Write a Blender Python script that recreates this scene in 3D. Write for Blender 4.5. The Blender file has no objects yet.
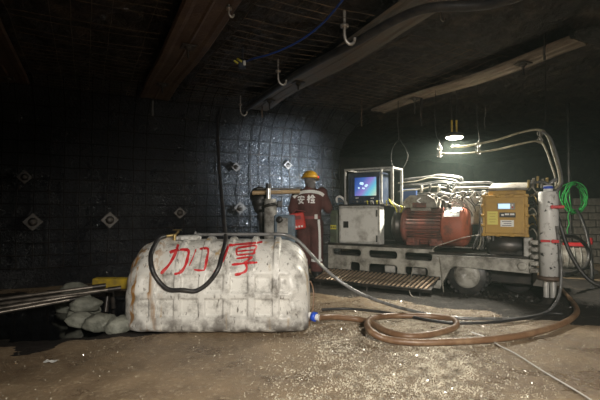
import bpy, bmesh, math, random
from mathutils import Vector, Matrix, noise, Euler
from mathutils.bvhtree import BVHTree

random.seed(7)
R = math.radians
PI = math.pi
scene = bpy.context.scene
C = scene.collection

# ------------------------------------------------------------------ camera, world, exposure
FPX = 433.0            # focal length in pixels of a 600 px wide frame
EYE = 1.10             # camera height
HOR = 212.0            # pixel row of the horizon
cam_d = bpy.data.cameras.new('camera')
cam_d.sensor_width = 36.0
cam_d.lens = 36.0 * FPX / 600.0
cam_d.clip_start = 0.05
cam = bpy.data.objects.new('camera', cam_d)
C.objects.link(cam)
cam.location = (0, 0, EYE)
cam.rotation_euler = (R(90) + math.atan((HOR - 200) / FPX), 0, 0)
scene.camera = cam

world = bpy.data.worlds.new('mine_air')
scene.world = world
world.use_nodes = True
world.node_tree.nodes['Background'].inputs[0].default_value = (0.5, 0.7, 1.0, 1)
world.node_tree.nodes['Background'].inputs[1].default_value = 0.0015

scene.view_settings.view_transform = 'Standard'
scene.view_settings.look = 'None'
scene.view_settings.gamma = 1.0
scene.view_settings.exposure = 0.0
scene.view_settings.use_curve_mapping = False

L_HANG = 185.0       # roof lamp above the rig
L_FRONT = 1950.0     # roof lamp behind the photographer
L_CAP = 420.0        # worker's cap lamp


def add_light(name, kind, loc, energy, color, parent=None, **kw):
    d = bpy.data.lights.new(name, kind)
    d.energy = energy
    d.color = color
    for k, v in kw.items():
        setattr(d, k, v)
    o = bpy.data.objects.new(name, d)
    C.objects.link(o)
    o.location = loc
    o.parent = parent
    return o


def aim(o, target):
    d = Vector(target) - o.location
    o.rotation_euler = d.to_track_quat('-Z', 'Y').to_euler()


# ------------------------------------------------------------------ helpers
def P(px, py, Z):
    """world point seen at pixel (px,py) at forward distance Z"""
    return Vector(((px - 300) / FPX * Z, Z, EYE - (py - HOR) / FPX * Z))


def Pf(px, py, h=0.0):
    """world point at height h under pixel"""
    return P(px, py, (EYE - h) * FPX / (py - HOR))


class MB:
    """collects shapes into one mesh"""
    def __init__(s):
        s.v = []
        s.f = []
        s.mi = []
        s.sm = []
        s.m = 0
        s.smooth = True

    def add(s, verts, faces, M=None):
        b = len(s.v)
        for q in verts:
            q = Vector(q)
            s.v.append(M @ q if M is not None else q)
        for fc in faces:
            s.f.append(tuple(b + i for i in fc))
            s.mi.append(s.m)
            s.sm.append(s.smooth)
        return s

    def box(s, c, size, bev=0.008, M=None):
        hx, hy, hz = (max(1e-4, d / 2) for d in size)
        b = min(bev, hx * .45, hy * .45, hz * .45)
        vs = []
        idx = {}
        for sx in (-1, 1):
            for sy in (-1, 1):
                for sz in (-1, 1):
                    for ax in range(3):
                        h = [hx, hy, hz]
                        q = [sx * (h[0] - b), sy * (h[1] - b), sz * (h[2] - b)]
                        q[ax] = (sx, sy, sz)[ax] * h[ax]
                        idx[(sx, sy, sz, ax)] = len(vs)
                        vs.append((q[0] + c[0], q[1] + c[1], q[2] + c[2]))
        fs = []
        for ax in range(3):
            a1, a2 = [k for k in range(3) if k != ax]
            for sg in (-1, 1):
                ring = []
                for (p, q) in ((-1, -1), (1, -1), (1, 1), (-1, 1)):
                    t = [0, 0, 0]
                    t[ax] = sg; t[a1] = p; t[a2] = q
                    ring.append(idx[(t[0], t[1], t[2], ax)])
                fs.append(ring)
            for p in (-1, 1):
                for q in (-1, 1):
                    e = []
                    for sg, order in ((-1, (a1, a2)), (1, (a2, a1))):
                        for axx in order:
                            t = [0, 0, 0]
                            t[ax] = sg; t[a1] = p; t[a2] = q
                            e.append(idx[(t[0], t[1], t[2], axx)])
                    fs.append(e)
        for sx in (-1, 1):
            for sy in (-1, 1):
                for sz in (-1, 1):
                    fs.append([idx[(sx, sy, sz, k)] for k in range(3)])
        keep = s.smooth
        s.smooth = False
        s.add(vs, fs, M)
        s.smooth = keep
        return s

    def tube(s, pts, r, seg=8, caps=True, M=None):
        pts = [Vector(p) for p in pts]
        n = len(pts)
        rs = r if isinstance(r, (list, tuple)) else [r] * n
        t0 = (pts[1] - pts[0]).normalized()
        up = Vector((0, 0, 1)) if abs(t0.z) < .9 else Vector((1, 0, 0))
        u = t0.cross(up).normalized()
        vs = []
        for i in range(n):
            t = (pts[min(i + 1, n - 1)] - pts[max(i - 1, 0)])
            t = t.normalized() if t.length > 1e-9 else t0
            u = (u - t * u.dot(t))
            u = u.normalized() if u.length > 1e-6 else t.orthogonal().normalized()
            w = t.cross(u)
            for k in range(seg):
                a = 2 * PI * k / seg
                vs.append(pts[i] + (u * math.cos(a) + w * math.sin(a)) * rs[i])
        fs = []
        for i in range(n - 1):
            for k in range(seg):
                a = i * seg + k
                b = i * seg + (k + 1) % seg
                fs.append((a, b, b + seg, a + seg))
        s.add(vs, fs, M)
        if caps:
            sm = s.smooth
            s.smooth = False
            s.add(vs[:seg], [tuple(range(seg - 1, -1, -1))], M)
            s.add(vs[-seg:], [tuple(range(seg))], M)
            s.smooth = sm
        return s

    def cyl(s, p0, p1, r0, r1=None, seg=20, M=None):
        return s.tube([p0, p1], [r0, r0 if r1 is None else r1], seg, True, M)

    def lathe(s, prof, axis_o, axis_d, seg=24, M=None):
        """prof: list of (dist along axis, radius)"""
        d = Vector(axis_d).normalized()
        o = Vector(axis_o)
        u = d.orthogonal().normalized()
        w = d.cross(u)
        vs = []
        for (t, r) in prof:
            for k in range(seg):
                a = 2 * PI * k / seg
                vs.append(o + d * t + (u * math.cos(a) + w * math.sin(a)) * r)
        fs = []
        for i in range(len(prof) - 1):
            for k in range(seg):
                a = i * seg + k
                b = i * seg + (k + 1) % seg
                fs.append((a, b, b + seg, a + seg))
        fs.append(tuple(range(seg - 1, -1, -1)))
        fs.append(tuple(range((len(prof) - 1) * seg, len(prof) * seg)))
        return s.add(vs, fs, M)

    def ell(s, c, r, su=16, sv=10, M=None, rot=None):
        vs = []
        c = Vector(c)
        for j in range(sv + 1):
            th = PI * j / sv
            for i in range(su):
                ph = 2 * PI * i / su
                q = Vector((r[0] * math.sin(th) * math.cos(ph), r[1] * math.sin(th) * math.sin(ph), r[2] * math.cos(th)))
                if rot is not None:
                    q = rot @ q
                vs.append(c + q)
        fs = []
        for j in range(sv):
            for i in range(su):
                a = j * su + i
                b = j * su + (i + 1) % su
                fs.append((a, a + su, b + su, b))
        return s.add(vs, fs, M)

    def grid(s, fn, nu, nv, closed_u=False):
        vs = [fn(i, j) for j in range(nv) for i in range(nu)]
        fs = []
        for j in range(nv - 1):
            for i in range(nu if closed_u else nu - 1):
                a = j * nu + i
                b = j * nu + (i + 1) % nu
                fs.append((a, b, b + nu, a + nu))
        return s.add(vs, fs)

    def mesh(s, name):
        me = bpy.data.meshes.new(name)
        me.from_pydata([tuple(q) for q in s.v], [], s.f)
        me.polygons.foreach_set('material_index', s.mi)
        me.polygons.foreach_set('use_smooth', s.sm)
        me.update()
        return me

    def build(s, name, mats, parent=None):
        me = s.mesh(name)
        for m in (mats if isinstance(mats, (list, tuple)) else [mats]):
            me.materials.append(m)
        return link(name, me, parent)


def link(name, me, parent=None, fix=True):
    o = bpy.data.objects.new(name, me)
    C.objects.link(o)
    o.parent = parent
    if fix and me is not None:
        bm = bmesh.new()
        bm.from_mesh(me)
        bmesh.ops.recalc_face_normals(bm, faces=bm.faces)
        bm.to_mesh(me)
        bm.free()
    return o


def tag(o, label, cat=None, group=None, kind=None):
    if label:
        o['label'] = label
    if cat:
        o['category'] = cat
    if group:
        o['group'] = group
    if kind:
        o['kind'] = kind
    return o


def empty(name, loc, rz=0.0):
    o = bpy.data.objects.new(name, None)
    C.objects.link(o)
    o.location = loc
    o.rotation_euler = (0, 0, rz)
    o.empty_display_size = .1
    return o


def centre(o):
    """move a mesh's origin to the middle of its base"""
    me = o.data
    xs = [v.co for v in me.vertices]
    lo = Vector((min(q.x for q in xs), min(q.y for q in xs), min(q.z for q in xs)))
    hi = Vector((max(q.x for q in xs), max(q.y for q in xs), max(q.z for q in xs)))
    d = Vector(((lo.x + hi.x) / 2, (lo.y + hi.y) / 2, lo.z))
    me.transform(Matrix.Translation(-d))
    o.location = o.location + d
    return o


def spline(pts, sub=8):
    """Catmull-Rom through the points"""
    pts = [Vector(p) for p in pts]
    q = [2 * pts[0] - pts[1]] + pts + [2 * pts[-1] - pts[-2]]
    out = []
    for i in range(1, len(q) - 2):
        p0, p1, p2, p3 = q[i - 1:i + 3]
        for k in range(sub):
            t = k / sub
            out.append(.5 * ((2 * p1) + (p2 - p0) * t + (2 * p0 - 5 * p1 + 4 * p2 - p3) * t * t + (3 * p1 - p0 - 3 * p2 + p3) * t ** 3))
    out.append(pts[-1])
    return out


def plate_with_holes(name, outer, holes, thick, mat, parent, y=0.0, bevel=0.006):
    """upright plate in the local xz plane with cut-outs, front face at y"""
    cu = bpy.data.curves.new(name, 'CURVE')
    cu.dimensions = '2D'
    cu.fill_mode = 'BOTH'
    cu.extrude = thick / 2
    cu.bevel_depth = bevel
    cu.bevel_resolution = 0
    for poly in [outer] + holes:
        sp = cu.splines.new('POLY')
        sp.points.add(len(poly) - 1)
        for p, (a, b) in zip(sp.points, poly):
            p.co = (a, b, 0, 1)
        sp.use_cyclic_u = True
    tmp = bpy.data.objects.new(name, cu)
    C.objects.link(tmp)
    dg = bpy.context.evaluated_depsgraph_get()
    me = bpy.data.meshes.new_from_object(tmp.evaluated_get(dg))
    bpy.data.objects.remove(tmp)
    me.transform(Matrix.Translation((0, y + thick / 2, 0)) @ Matrix.Rotation(R(90), 4, 'X'))
    me.materials.clear()
    me.materials.append(mat)
    return link(name, me, parent, fix=False)


def rrect(x0, x1, z0, z1, r, n=5):
    pts = []
    for cx, cz, a0 in ((x1 - r, z1 - r, 0), (x0 + r, z1 - r, 90), (x0 + r, z0 + r, 180), (x1 - r, z0 + r, 270)):
        for k in range(n + 1):
            a = R(a0 + 90 * k / n)
            pts.append((cx + r * math.cos(a), cz + r * math.sin(a)))
    return pts


def remesh(mb, voxel, smooth=4):
    me = mb.mesh('tmp')
    o = bpy.data.objects.new('tmp', me)
    C.objects.link(o)
    m = o.modifiers.new('r', 'REMESH')
    m.mode = 'VOXEL'
    m.voxel_size = voxel
    m2 = o.modifiers.new('s', 'SMOOTH')
    m2.iterations = smooth
    m2.factor = .5
    dg = bpy.context.evaluated_depsgraph_get()
    out = bpy.data.meshes.new_from_object(o.evaluated_get(dg))
    bpy.data.objects.remove(o)
    for p in out.polygons:
        p.use_smooth = True
    return out


def fbm(x, y, z=0.0, oct=4):
    a = 0.0
    amp = 1.0
    for k in range(oct):
        a += amp * noise.noise(Vector((x, y, z)))
        x *= 2.03; y *= 2.03; z *= 2.03
        amp *= .5
    return a


# ------------------------------------------------------------------ materials
def mat(name, base, rough=.6, metal=0.0, dirt=None, dscale=6.0, dlo=.45, dhi=.65, bump=0.0, bscale=40.0,
        spec=.5, rough2=None, streak=None, emit=None, estr=0.0, coat=0.0, trans=0.0, fine=None, bdist=.02):
    m = bpy.data.materials.new(name)
    m.use_nodes = True
    nt = m.node_tree
    N = nt.nodes
    L = nt.links
    b = N['Principled BSDF']
    b.inputs['Base Color'].default_value = (*base, 1)
    b.inputs['Roughness'].default_value = rough
    b.inputs['Metallic'].default_value = metal
    b.inputs['Specular IOR Level'].default_value = spec
    b.inputs['Coat Weight'].default_value = coat
    b.inputs['Transmission Weight'].default_value = trans
    if emit:
        b.inputs['Emission Color'].default_value = (*emit, 1)
        b.inputs['Emission Strength'].default_value = estr
    tc = None
    if dirt or bump or streak or rough2 is not None or fine:
        tc = N.new('ShaderNodeTexCoord')
    col = None
    if dirt or rough2 is not None:
        n = N.new('ShaderNodeTexNoise')
        n.inputs['Scale'].default_value = dscale
        n.inputs['Detail'].default_value = 9
        n.inputs['Roughness'].default_value = .68
        L.new(tc.outputs['Object'], n.inputs['Vector'])
        rp = N.new('ShaderNodeValToRGB')
        rp.color_ramp.elements[0].position = dlo
        rp.color_ramp.elements[1].position = dhi
        L.new(n.outputs['Fac'], rp.inputs['Fac'])
        if dirt:
            mx = N.new('ShaderNodeMix')
            mx.data_type = 'RGBA'
            mx.inputs[6].default_value = (*base, 1)
            mx.inputs[7].default_value = (*dirt, 1)
            L.new(rp.outputs['Color'], mx.inputs[0])
            col = mx.outputs[2]
        if rough2 is not None:
            mr = N.new('ShaderNodeMapRange')
            mr.inputs[3].default_value = rough
            mr.inputs[4].default_value = rough2
            L.new(rp.outputs['Color'], mr.inputs[0])
            L.new(mr.outputs[0], b.inputs['Roughness'])
    for extra, sc_, lo, hi in ((streak, None, .56, .7), (fine, None, .52, .62)):
        if not extra:
            continue
        c2, vec_scale, lo, hi = extra
        mp = N.new('ShaderNodeMapping')
        mp.inputs['Scale'].default_value = vec_scale
        L.new(tc.outputs['Object'], mp.inputs['Vector'])
        n2 = N.new('ShaderNodeTexNoise')
        n2.inputs['Scale'].default_value = 1.0
        n2.inputs['Detail'].default_value = 6
        L.new(mp.outputs[0], n2.inputs['Vector'])
        r2 = N.new('ShaderNodeValToRGB')
        r2.color_ramp.elements[0].position = lo
        r2.color_ramp.elements[1].position = hi
        L.new(n2.outputs['Fac'], r2.inputs['Fac'])
        mx2 = N.new('ShaderNodeMix')
        mx2.data_type = 'RGBA'
        mx2.inputs[7].default_value = (*c2, 1)
        if col is not None:
            L.new(col, mx2.inputs[6])
        else:
            mx2.inputs[6].default_value = (*base, 1)
        L.new(r2.outputs['Color'], mx2.inputs[0])
        col = mx2.outputs[2]
    if col is not None:
        L.new(col, b.inputs['Base Color'])
    if bump:
        n3 = N.new('ShaderNodeTexNoise')
        n3.inputs['Scale'].default_value = bscale
        n3.inputs['Detail'].default_value = 6
        n3.inputs['Roughness'].default_value = .65
        L.new(tc.outputs['Object'], n3.inputs['Vector'])
        bp = N.new('ShaderNodeBump')
        bp.inputs['Strength'].default_value = bump
        bp.inputs['Distance'].default_value = bdist
        L.new(n3.outputs['Fac'], bp.inputs['Height'])
        L.new(bp.outputs[0], b.inputs['Normal'])
    return m


M = {}
M['floor'] = mat('wet_mud', (.31, .225, .142), .45, dirt=(.16, .112, .072), dscale=1.6, dlo=.40, dhi=.62, rough2=.22, bump=.7, bscale=70,
                 fine=((.40, .315, .21), (28, 28, 28), .54, .70))
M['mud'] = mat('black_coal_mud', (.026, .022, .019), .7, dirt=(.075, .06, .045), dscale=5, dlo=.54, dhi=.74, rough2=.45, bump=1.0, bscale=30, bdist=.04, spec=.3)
M['fleck'] = mat('rib_glint_facet', (.10, .112, .125), .12, spec=1.0)  # light grey facets standing in for sparkle on the rib
M['gravel'] = mat('glint_paled_gravel', (.62, .57, .46), .12, dirt=(.10, .08, .06), dscale=9, spec=.8)  # pebbles whitened so their colour carries the wet glints
M['coal'] = mat('wet_coal_rib', (.011, .013, .016), .30, dirt=(.024, .028, .034), dscale=3.0, dlo=.5, dhi=.75, rough2=.20, bump=1.0, bscale=26, bdist=.06, spec=.9)
M['roof'] = mat('roof_rock', (.020, .017, .015), .55, dirt=(.095, .072, .053), dscale=3.2, dlo=.5, dhi=.70, bump=1.0, bscale=12, bdist=.06)
M['rock'] = mat('side_rock', (.05, .046, .042), .7, dirt=(.10, .085, .07), dscale=2.2, dlo=.45, dhi=.7, bump=1.0, bscale=16)
M['wire'] = mat('mesh_wire', (.010, .010, .011), .6, .0, dirt=(.03, .022, .016), dscale=5, spec=.25)
M['roofwire'] = mat('rusty_mesh_wire', (.11, .09, .07), .5, .4, dirt=(.22, .15, .09), dscale=4)
M['strap'] = mat('rusty_roof_strap', (.095, .062, .045), .5, .2, dirt=(.15, .10, .065), dscale=4, bump=.4, bscale=30)
M['strap_pale'] = mat('grey_roof_strap', (.15, .135, .112), .5, .2, dirt=(.18, .13, .09), dscale=4, bump=.4, bscale=30)
M['tread'] = mat('worn_tread', (.40, .30, .21), .4, .4, dirt=(.16, .11, .075), dscale=9)
M['strap_bare'] = mat('pale_steel_strap', (.24, .20, .155), .5, .2, dirt=(.15, .11, .08), dscale=4, bump=.3, bscale=30)
M['boltplate'] = mat('galvanised_plate', (.085, .08, .075), .5, .4, dirt=(.05, .04, .03), dscale=9)
M['hook'] = mat('bare_steel_hook', (.45, .43, .40), .4, .6, dirt=(.25, .20, .15), dscale=12)
M['rubber'] = mat('black_rubber', (.018, .018, .02), .42, dirt=(.05, .045, .04), dscale=9, bump=.15, bscale=80)
M['hosegrey'] = mat('grey_hose', (.16, .16, .16), .24, dirt=(.06, .056, .05), dscale=9)
M['hosebrown'] = mat('muddy_suction_hose', (.165, .092, .05), .38, dirt=(.30, .205, .125), dscale=7, dlo=.48, dhi=.72, rough2=.28, bump=.2, bscale=50)
M['cablewhite'] = mat('dirty_white_cable', (.28, .26, .215), .5, dirt=(.09, .08, .065), dscale=10)
M['cablepale'] = mat('pale_cable_wrap', (.34, .31, .22), .5, dirt=(.14, .12, .08), dscale=8)
M['tank'] = mat('white_plastic_tank', (.62, .61, .575), .40, dirt=(.17, .158, .14), dscale=6.5, dlo=.48, dhi=.68, bump=.12, bscale=30,
                streak=((.38, .27, .14), (11, 11, 1.0), .60, .70), fine=((.16, .15, .135), (40, 40, 14), .60, .70))


def stain(m, axis_name, a0, a1, color, nscale, lo, hi):
    """a stain of its own shape: noise streaks kept to one end or to the foot of a thing"""
    nt = m.node_tree
    N = nt.nodes
    L = nt.links
    b = N['Principled BSDF']
    src = b.inputs['Base Color'].links[0].from_socket
    tc = N.new('ShaderNodeTexCoord')
    sp = N.new('ShaderNodeSeparateXYZ')
    L.new(tc.outputs['Object'], sp.inputs[0])
    mr = N.new('ShaderNodeMapRange')
    mr.inputs[1].default_value = a0
    mr.inputs[2].default_value = a1
    L.new(sp.outputs[axis_name], mr.inputs[0])
    mp = N.new('ShaderNodeMapping')
    mp.inputs['Scale'].default_value = nscale
    L.new(tc.outputs['Object'], mp.inputs['Vector'])
    n = N.new('ShaderNodeTexNoise')
    n.inputs['Scale'].default_value = 1.0
    n.inputs['Detail'].default_value = 5
    L.new(mp.outputs[0], n.inputs['Vector'])
    rp = N.new('ShaderNodeValToRGB')
    rp.color_ramp.elements[0].position = lo
    rp.color_ramp.elements[1].position = hi
    L.new(n.outputs['Fac'], rp.inputs['Fac'])
    mu = N.new('ShaderNodeMath')
    mu.operation = 'MULTIPLY'
    L.new(mr.outputs[0], mu.inputs[0])
    L.new(rp.outputs['Color'], mu.inputs[1])
    mx = N.new('ShaderNodeMix')
    mx.data_type = 'RGBA'
    L.new(mu.outputs[0], mx.inputs[0])
    L.new(src, mx.inputs[6])
    mx.inputs[7].default_value = (*color, 1)
    L.new(mx.outputs[2], b.inputs['Base Color'])


stain(M['tank'], 'X', -.45, -.62, (.33, .17, .05), (20, 20, 2.2), .50, .60)
stain(M['tank'], 'Z', .20, .03, (.12, .11, .10), (9, 9, 9), .38, .58)
M['tanklid'] = mat('grey_lid_plastic', (.50, .50, .48), .4, dirt=(.25, .23, .2), dscale=9)
M['redpaint'] = mat('red_brush_paint', (.50, .018, .025), .5, dirt=(.62, .12, .11), dscale=16, dlo=.5, dhi=.72)
M['brass'] = mat('brass', (.45, .34, .15), .35, .9, dirt=(.2, .16, .1), dscale=12)
M['sack'] = mat('woven_sack', (.25, .255, .215), .5, dirt=(.11, .115, .095), dscale=5, bump=.5, bscale=60)
M['yellow'] = mat('yellow_paint', (.42, .29, .02), .5, dirt=(.18, .13, .04), dscale=6)
M['rod'] = mat('drill_rod_steel', (.26, .23, .20), .35, .7, dirt=(.07, .06, .05), dscale=6)
M['suit'] = mat('maroon_coverall', (.11, .042, .038), .85, dirt=(.065, .027, .025), dscale=6, bump=.6, bscale=14)
M['skin'] = mat('skin', (.45, .28, .20), .55)
M['boot'] = mat('rubber_boot', (.02, .02, .02), .45)
M['glove'] = mat('work_glove', (.16, .15, .14), .8)
M['reflect'] = mat('reflective_tape', (.80, .82, .80), .35, emit=None)
M['letter'] = mat('white_print', (.85, .86, .86), .6)
M['helmet'] = mat('yellow_hard_hat', (.62, .34, .012), .32, dirt=(.40, .22, .02), dscale=9)
M['hair'] = mat('hair_and_collar', (.16, .15, .15), .9, bump=.4, bscale=60)
M['redbag'] = mat('red_pouch', (.55, .035, .025), .5, dirt=(.40, .03, .02), dscale=9)
M['belt'] = mat('belt_webbing', (.20, .05, .05), .7)
M['steelgrey'] = mat('grey_machine_paint', (.38, .375, .35), .5, dirt=(.09, .08, .07), dscale=5, dlo=.46, dhi=.66, rough2=.4, bump=.25, bscale=26)
M['framegrey'] = mat('oily_frame_paint', (.36, .35, .31), .45, dirt=(.075, .067, .056), dscale=5, dlo=.42, dhi=.66, rough2=.32, bump=.35, bscale=22)
M['greenpaint'] = mat('green_grey_paint', (.085, .105, .07), .5, dirt=(.05, .05, .04), dscale=6)
M['dark'] = mat('oily_black_steel', (.022, .021, .02), .4, .3, dirt=(.06, .05, .042), dscale=6)
M['cabinet'] = mat('pale_grey_cabinet', (.56, .56, .53), .5, dirt=(.25, .235, .21), dscale=5, dlo=.5, dhi=.72, bump=.1)
M['cage'] = mat('galvanised_bar', (.50, .50, .48), .4, .4, dirt=(.28, .26, .22), dscale=12)
M['monitorcase'] = mat('blue_black_monitor', (.022, .032, .055), .4, dirt=(.05, .06, .08), dscale=8)
M['motor'] = mat('red_oxide_motor', (.22, .068, .047), .6, dirt=(.05, .034, .029), dscale=5, dlo=.38, dhi=.60, bump=.2)
M['motororange'] = mat('orange_fan_cowl', (.33, .095, .055), .6, dirt=(.12, .06, .045), dscale=6, dlo=.48, dhi=.66)
M['stone_dust'] = mat('dusty_cover', (.25, .235, .205), .6, dirt=(.09, .072, .056), dscale=8, bump=.4, bscale=30)
M['ochre'] = mat('ochre_enclosure', (.40, .245, .055), .45, dirt=(.26, .155, .045), dscale=5, dlo=.5, dhi=.7)
M['labelyellow'] = mat('yellow_sticker', (.62, .56, .14), .5)
M['labelwhite'] = mat('white_sticker', (.70, .70, .68), .5)
M['labelblack'] = mat('black_sticker', (.03, .03, .03), .5)
M['chrome'] = mat('polished_rod', (.70, .70, .68), .25, .65)
M['columnpaint'] = mat('chipped_grey_column', (.60, .60, .58), .42, dirt=(.17, .155, .14), dscale=11, dlo=.54, dhi=.68, fine=((.03, .03, .03), (16, 16, 16), .64, .69))
M['redplastic'] = mat('red_plastic', (.50, .02, .025), .4)
M['blueplastic'] = mat('blue_plastic', (.02, .08, .55), .4)
M['bluecable'] = mat('blue_cable', (.02, .06, .28), .45)
M['greenwire'] = mat('green_wire', (.03, .42, .08), .45)
M['brick'] = mat('dusty_block', (.20, .18, .15), .8, dirt=(.11, .095, .08), dscale=7, bump=.5, bscale=25)
M['mortar'] = mat('mortar', (.11, .10, .085), .9, bump=.4)
M['water'] = mat('black_water', (.004, .005, .006), .06, spec=.6, bump=.03, bscale=6)
M['wood'] = mat('cream_tube', (.50, .36, .20), .5, dirt=(.35, .24, .13), dscale=9)
M['bluegrey'] = mat('blue_grey_box', (.11, .16, .21), .45, dirt=(.06, .075, .09), dscale=7)
M['paper'] = mat('scrap_paper', (.65, .65, .62), .8)
M['lens'] = mat('lamp_lens', (1, 1, 1), .4, emit=(1.0, .95, .72), estr=38.0)
M['rearlens'] = mat('lamp_lens_warm', (1, 1, 1), .4, emit=(1.0, .93, .80), estr=10.0)
M['redled'] = mat('red_indicator', (.5, .02, .02), .4, emit=(1, .05, .08), estr=1.2)
M['lcd'] = mat('lcd_glow', (.3, .5, .7), .3, emit=(.62, .85, 1.0), estr=.9)
M['yellowtape'] = mat('yellow_valve_tape', (.55, .50, .06), .5)


def screen_mat():
    m = bpy.data.materials.new('screen_picture')
    m.use_nodes = True
    nt = m.node_tree
    N = nt.nodes
    L = nt.links
    b = N['Principled BSDF']
    b.inputs['Base Color'].default_value = (.01, .01, .012, 1)
    b.inputs['Roughness'].default_value = .2
    tc = N.new('ShaderNodeTexCoord')
    sp = N.new('ShaderNodeSeparateXYZ')
    L.new(tc.outputs['Generated'], sp.inputs[0])
    ad = N.new('ShaderNodeMath')
    ad.operation = 'MULTIPLY_ADD'
    L.new(sp.outputs['X'], ad.inputs[0])
    ad.inputs[1].default_value = .62
    mu = N.new('ShaderNodeMath')
    mu.operation = 'MULTIPLY'
    L.new(sp.outputs['Z'], mu.inputs[0])
    mu.inputs[1].default_value = -.38
    a2 = N.new('ShaderNodeMath')
    a2.operation = 'ADD'
    L.new(mu.outputs[0], a2.inputs[0])
    a2.inputs[1].default_value = .38
    L.new(a2.outputs[0], ad.inputs[2])
    rp = N.new('ShaderNodeValToRGB')
    e = rp.color_ramp.elements
    e[0].position = .0
    e[0].color = (.01, .05, .25, 1)
    e[1].position = 1.0
    e[1].color = (.75, .70, .55, 1)
    for pos, c in ((.3, (.06, .14, .45, 1)), (.52, (.30, .22, .62, 1)), (.7, (.14, .55, .75, 1)), (.84, (.35, .72, .62, 1))):
        k = e.new(pos)
        k.color = c
    L.new(ad.outputs[0], rp.inputs['Fac'])
    L.new(rp.outputs['Color'], b.inputs['Emission Color'])
    b.inputs['Emission Strength'].default_value = .95
    return m


M['screen'] = screen_mat()

# ------------------------------------------------------------------ the setting
# road frame: n points to the meshed rib, u runs along it to the right and away
NN = Vector((-.445, .896, 0)).normalized()
UU = Vector((NN.y, -NN.x, 0))
RIB = 7.5
ROOF = 3.0


def W(u, n, z=0.0):
    q = UU * u + NN * n
    return Vector((q.x, q.y, z))


def puddle_depth(x, y):
    d = math.sqrt(((x + 3.15) / 1.75) ** 2 + ((y - 4.75) / 1.12) ** 2)
    d += .25 * fbm(x * 1.3, y * 1.3, 4.0, 3)
    return max(0.0, min(1.0, (1.15 - d) / .4))


def floor_z(x, y):
    z = .012 * fbm(x * 1.1, y * 1.1, 0, 3) + .006 * fbm(x * 7, y * 7, 2, 3)
    z -= .07 * puddle_depth(x, y)
    return z - .008


def axis(lo, hi, flo, fhi, fine, coarse):
    out = []
    t = lo
    while t < hi:
        out.append(t)
        t += fine if flo <= t < fhi else coarse
    out.append(hi)
    return out


xs = axis(-11, 20, -4.2, 4.2, .03, .35)
ys = axis(-7, 21, 2.2, 6.6, .03, .35)
mb = MB()
mb.grid(lambda i, j: (xs[i], ys[j], floor_z(xs[i], ys[j])), len(xs), len(ys))
floor = mb.build('floor', M['floor'])
tag(floor, 'wet brown mud floor of the mine roadway', None, None, 'structure')

# roof
us = axis(-10, 17, -3.5, 8, .065, .4)
ns = axis(-4, 15, .8, 9, .065, .4)


def roof_z(u, n):
    z = ROOF + .03 + .09 * fbm(u * .9, n * .9, 7, 4) + .10 * abs(fbm(u * 2.6, n * 2.6, 3, 4)) + .045 * abs(fbm(u * 6.5, n * 6.5, 6, 3))
    if n > 5.5 and u > -1.0:
        z += .05 * fbm(u * 3, n * 3, 1, 3)
    return z


mb = MB()
mb.grid(lambda i, j: W(us[i], ns[j], roof_z(us[i], ns[j])), len(us), len(ns))
ceiling = mb.build('ceiling', M['roof'])
tag(ceiling, 'low black rock roof of the mine roadway', None, None, 'structure')

# meshed rib: a plan path swept with an upright profile that leans over at the top
path = []
u = -9.9
while u < 4.2:
    path.append((u, RIB, 0.0))
    u += .10
for k in range(9):
    a = R(90 * k / 8)
    path.append((4.2 + .75 * math.sin(a), RIB + .75 * (1 - math.cos(a)), a))
nn_ = RIB + .85
while nn_ < 13:
    path.append((4.95, nn_, R(90)))
    nn_ += .2
prof = []
for k in range(26):
    prof.append((0.0, -.1 + 2.35 * k / 25))
for k in range(1, 9):
    a = R(78 * k / 8)
    prof.append((.95 * (1 - math.cos(a)) , 2.25 + .85 * math.sin(a)))


def rib_pt(i, j, off=0.0, rough=True):
    u, n, a = path[i]
    ins, z = prof[j]
    q = W(u, n, z)
    nrm = (UU * math.sin(a) - NN * math.cos(a))      # towards the roadway
    d = ins + off
    if rough:
        d += .05 * fbm(u * 1.3 + n, z * 1.3, 5, 3) + .025 * fbm(u * 5 + n, z * 5, 9, 2)
    return q + nrm * d


mb = MB()
mb.grid(lambda i, j: rib_pt(i, j), len(path), len(prof))
wall = mb.build('wall_left', M['coal'])
tag(wall, 'black wet coal rib covered by wire mesh', None, None, 'structure')

# wire mesh on the rib
rnd = random.Random(3)
mb = MB()
for i in range(0, len(path), 2):
    if path[i][0] < -6.5:
        continue
    off = rnd.uniform(-.03, .03)
    if rnd.random() < .06:
        continue
    pts = []
    for j in range(4, len(prof)):
        q = rib_pt(i, j, .03)
        q += UU * (off + .022 * fbm(i * .17, j * .21, 2, 2))
        pts.append(q)
    mb.tube(pts, .0075, 5, False)
z_rows = [j for j in range(4, len(prof), 2)]
for j in z_rows:
    pts = []
    for i in range(0, len(path)):
        if path[i][0] < -6.5:
            continue
        q = rib_pt(i, j, .026)
        q.z += .015 * fbm(i * .21, j * .5, 8, 2)
        pts.append(q)
    mb.tube(pts, .0075, 5, False)
wm = mb.build('wire_mesh', M['wire'], wall)
tag(wm, 'welded wire mesh pinned over the coal rib', None, None, 'stuff')

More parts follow.
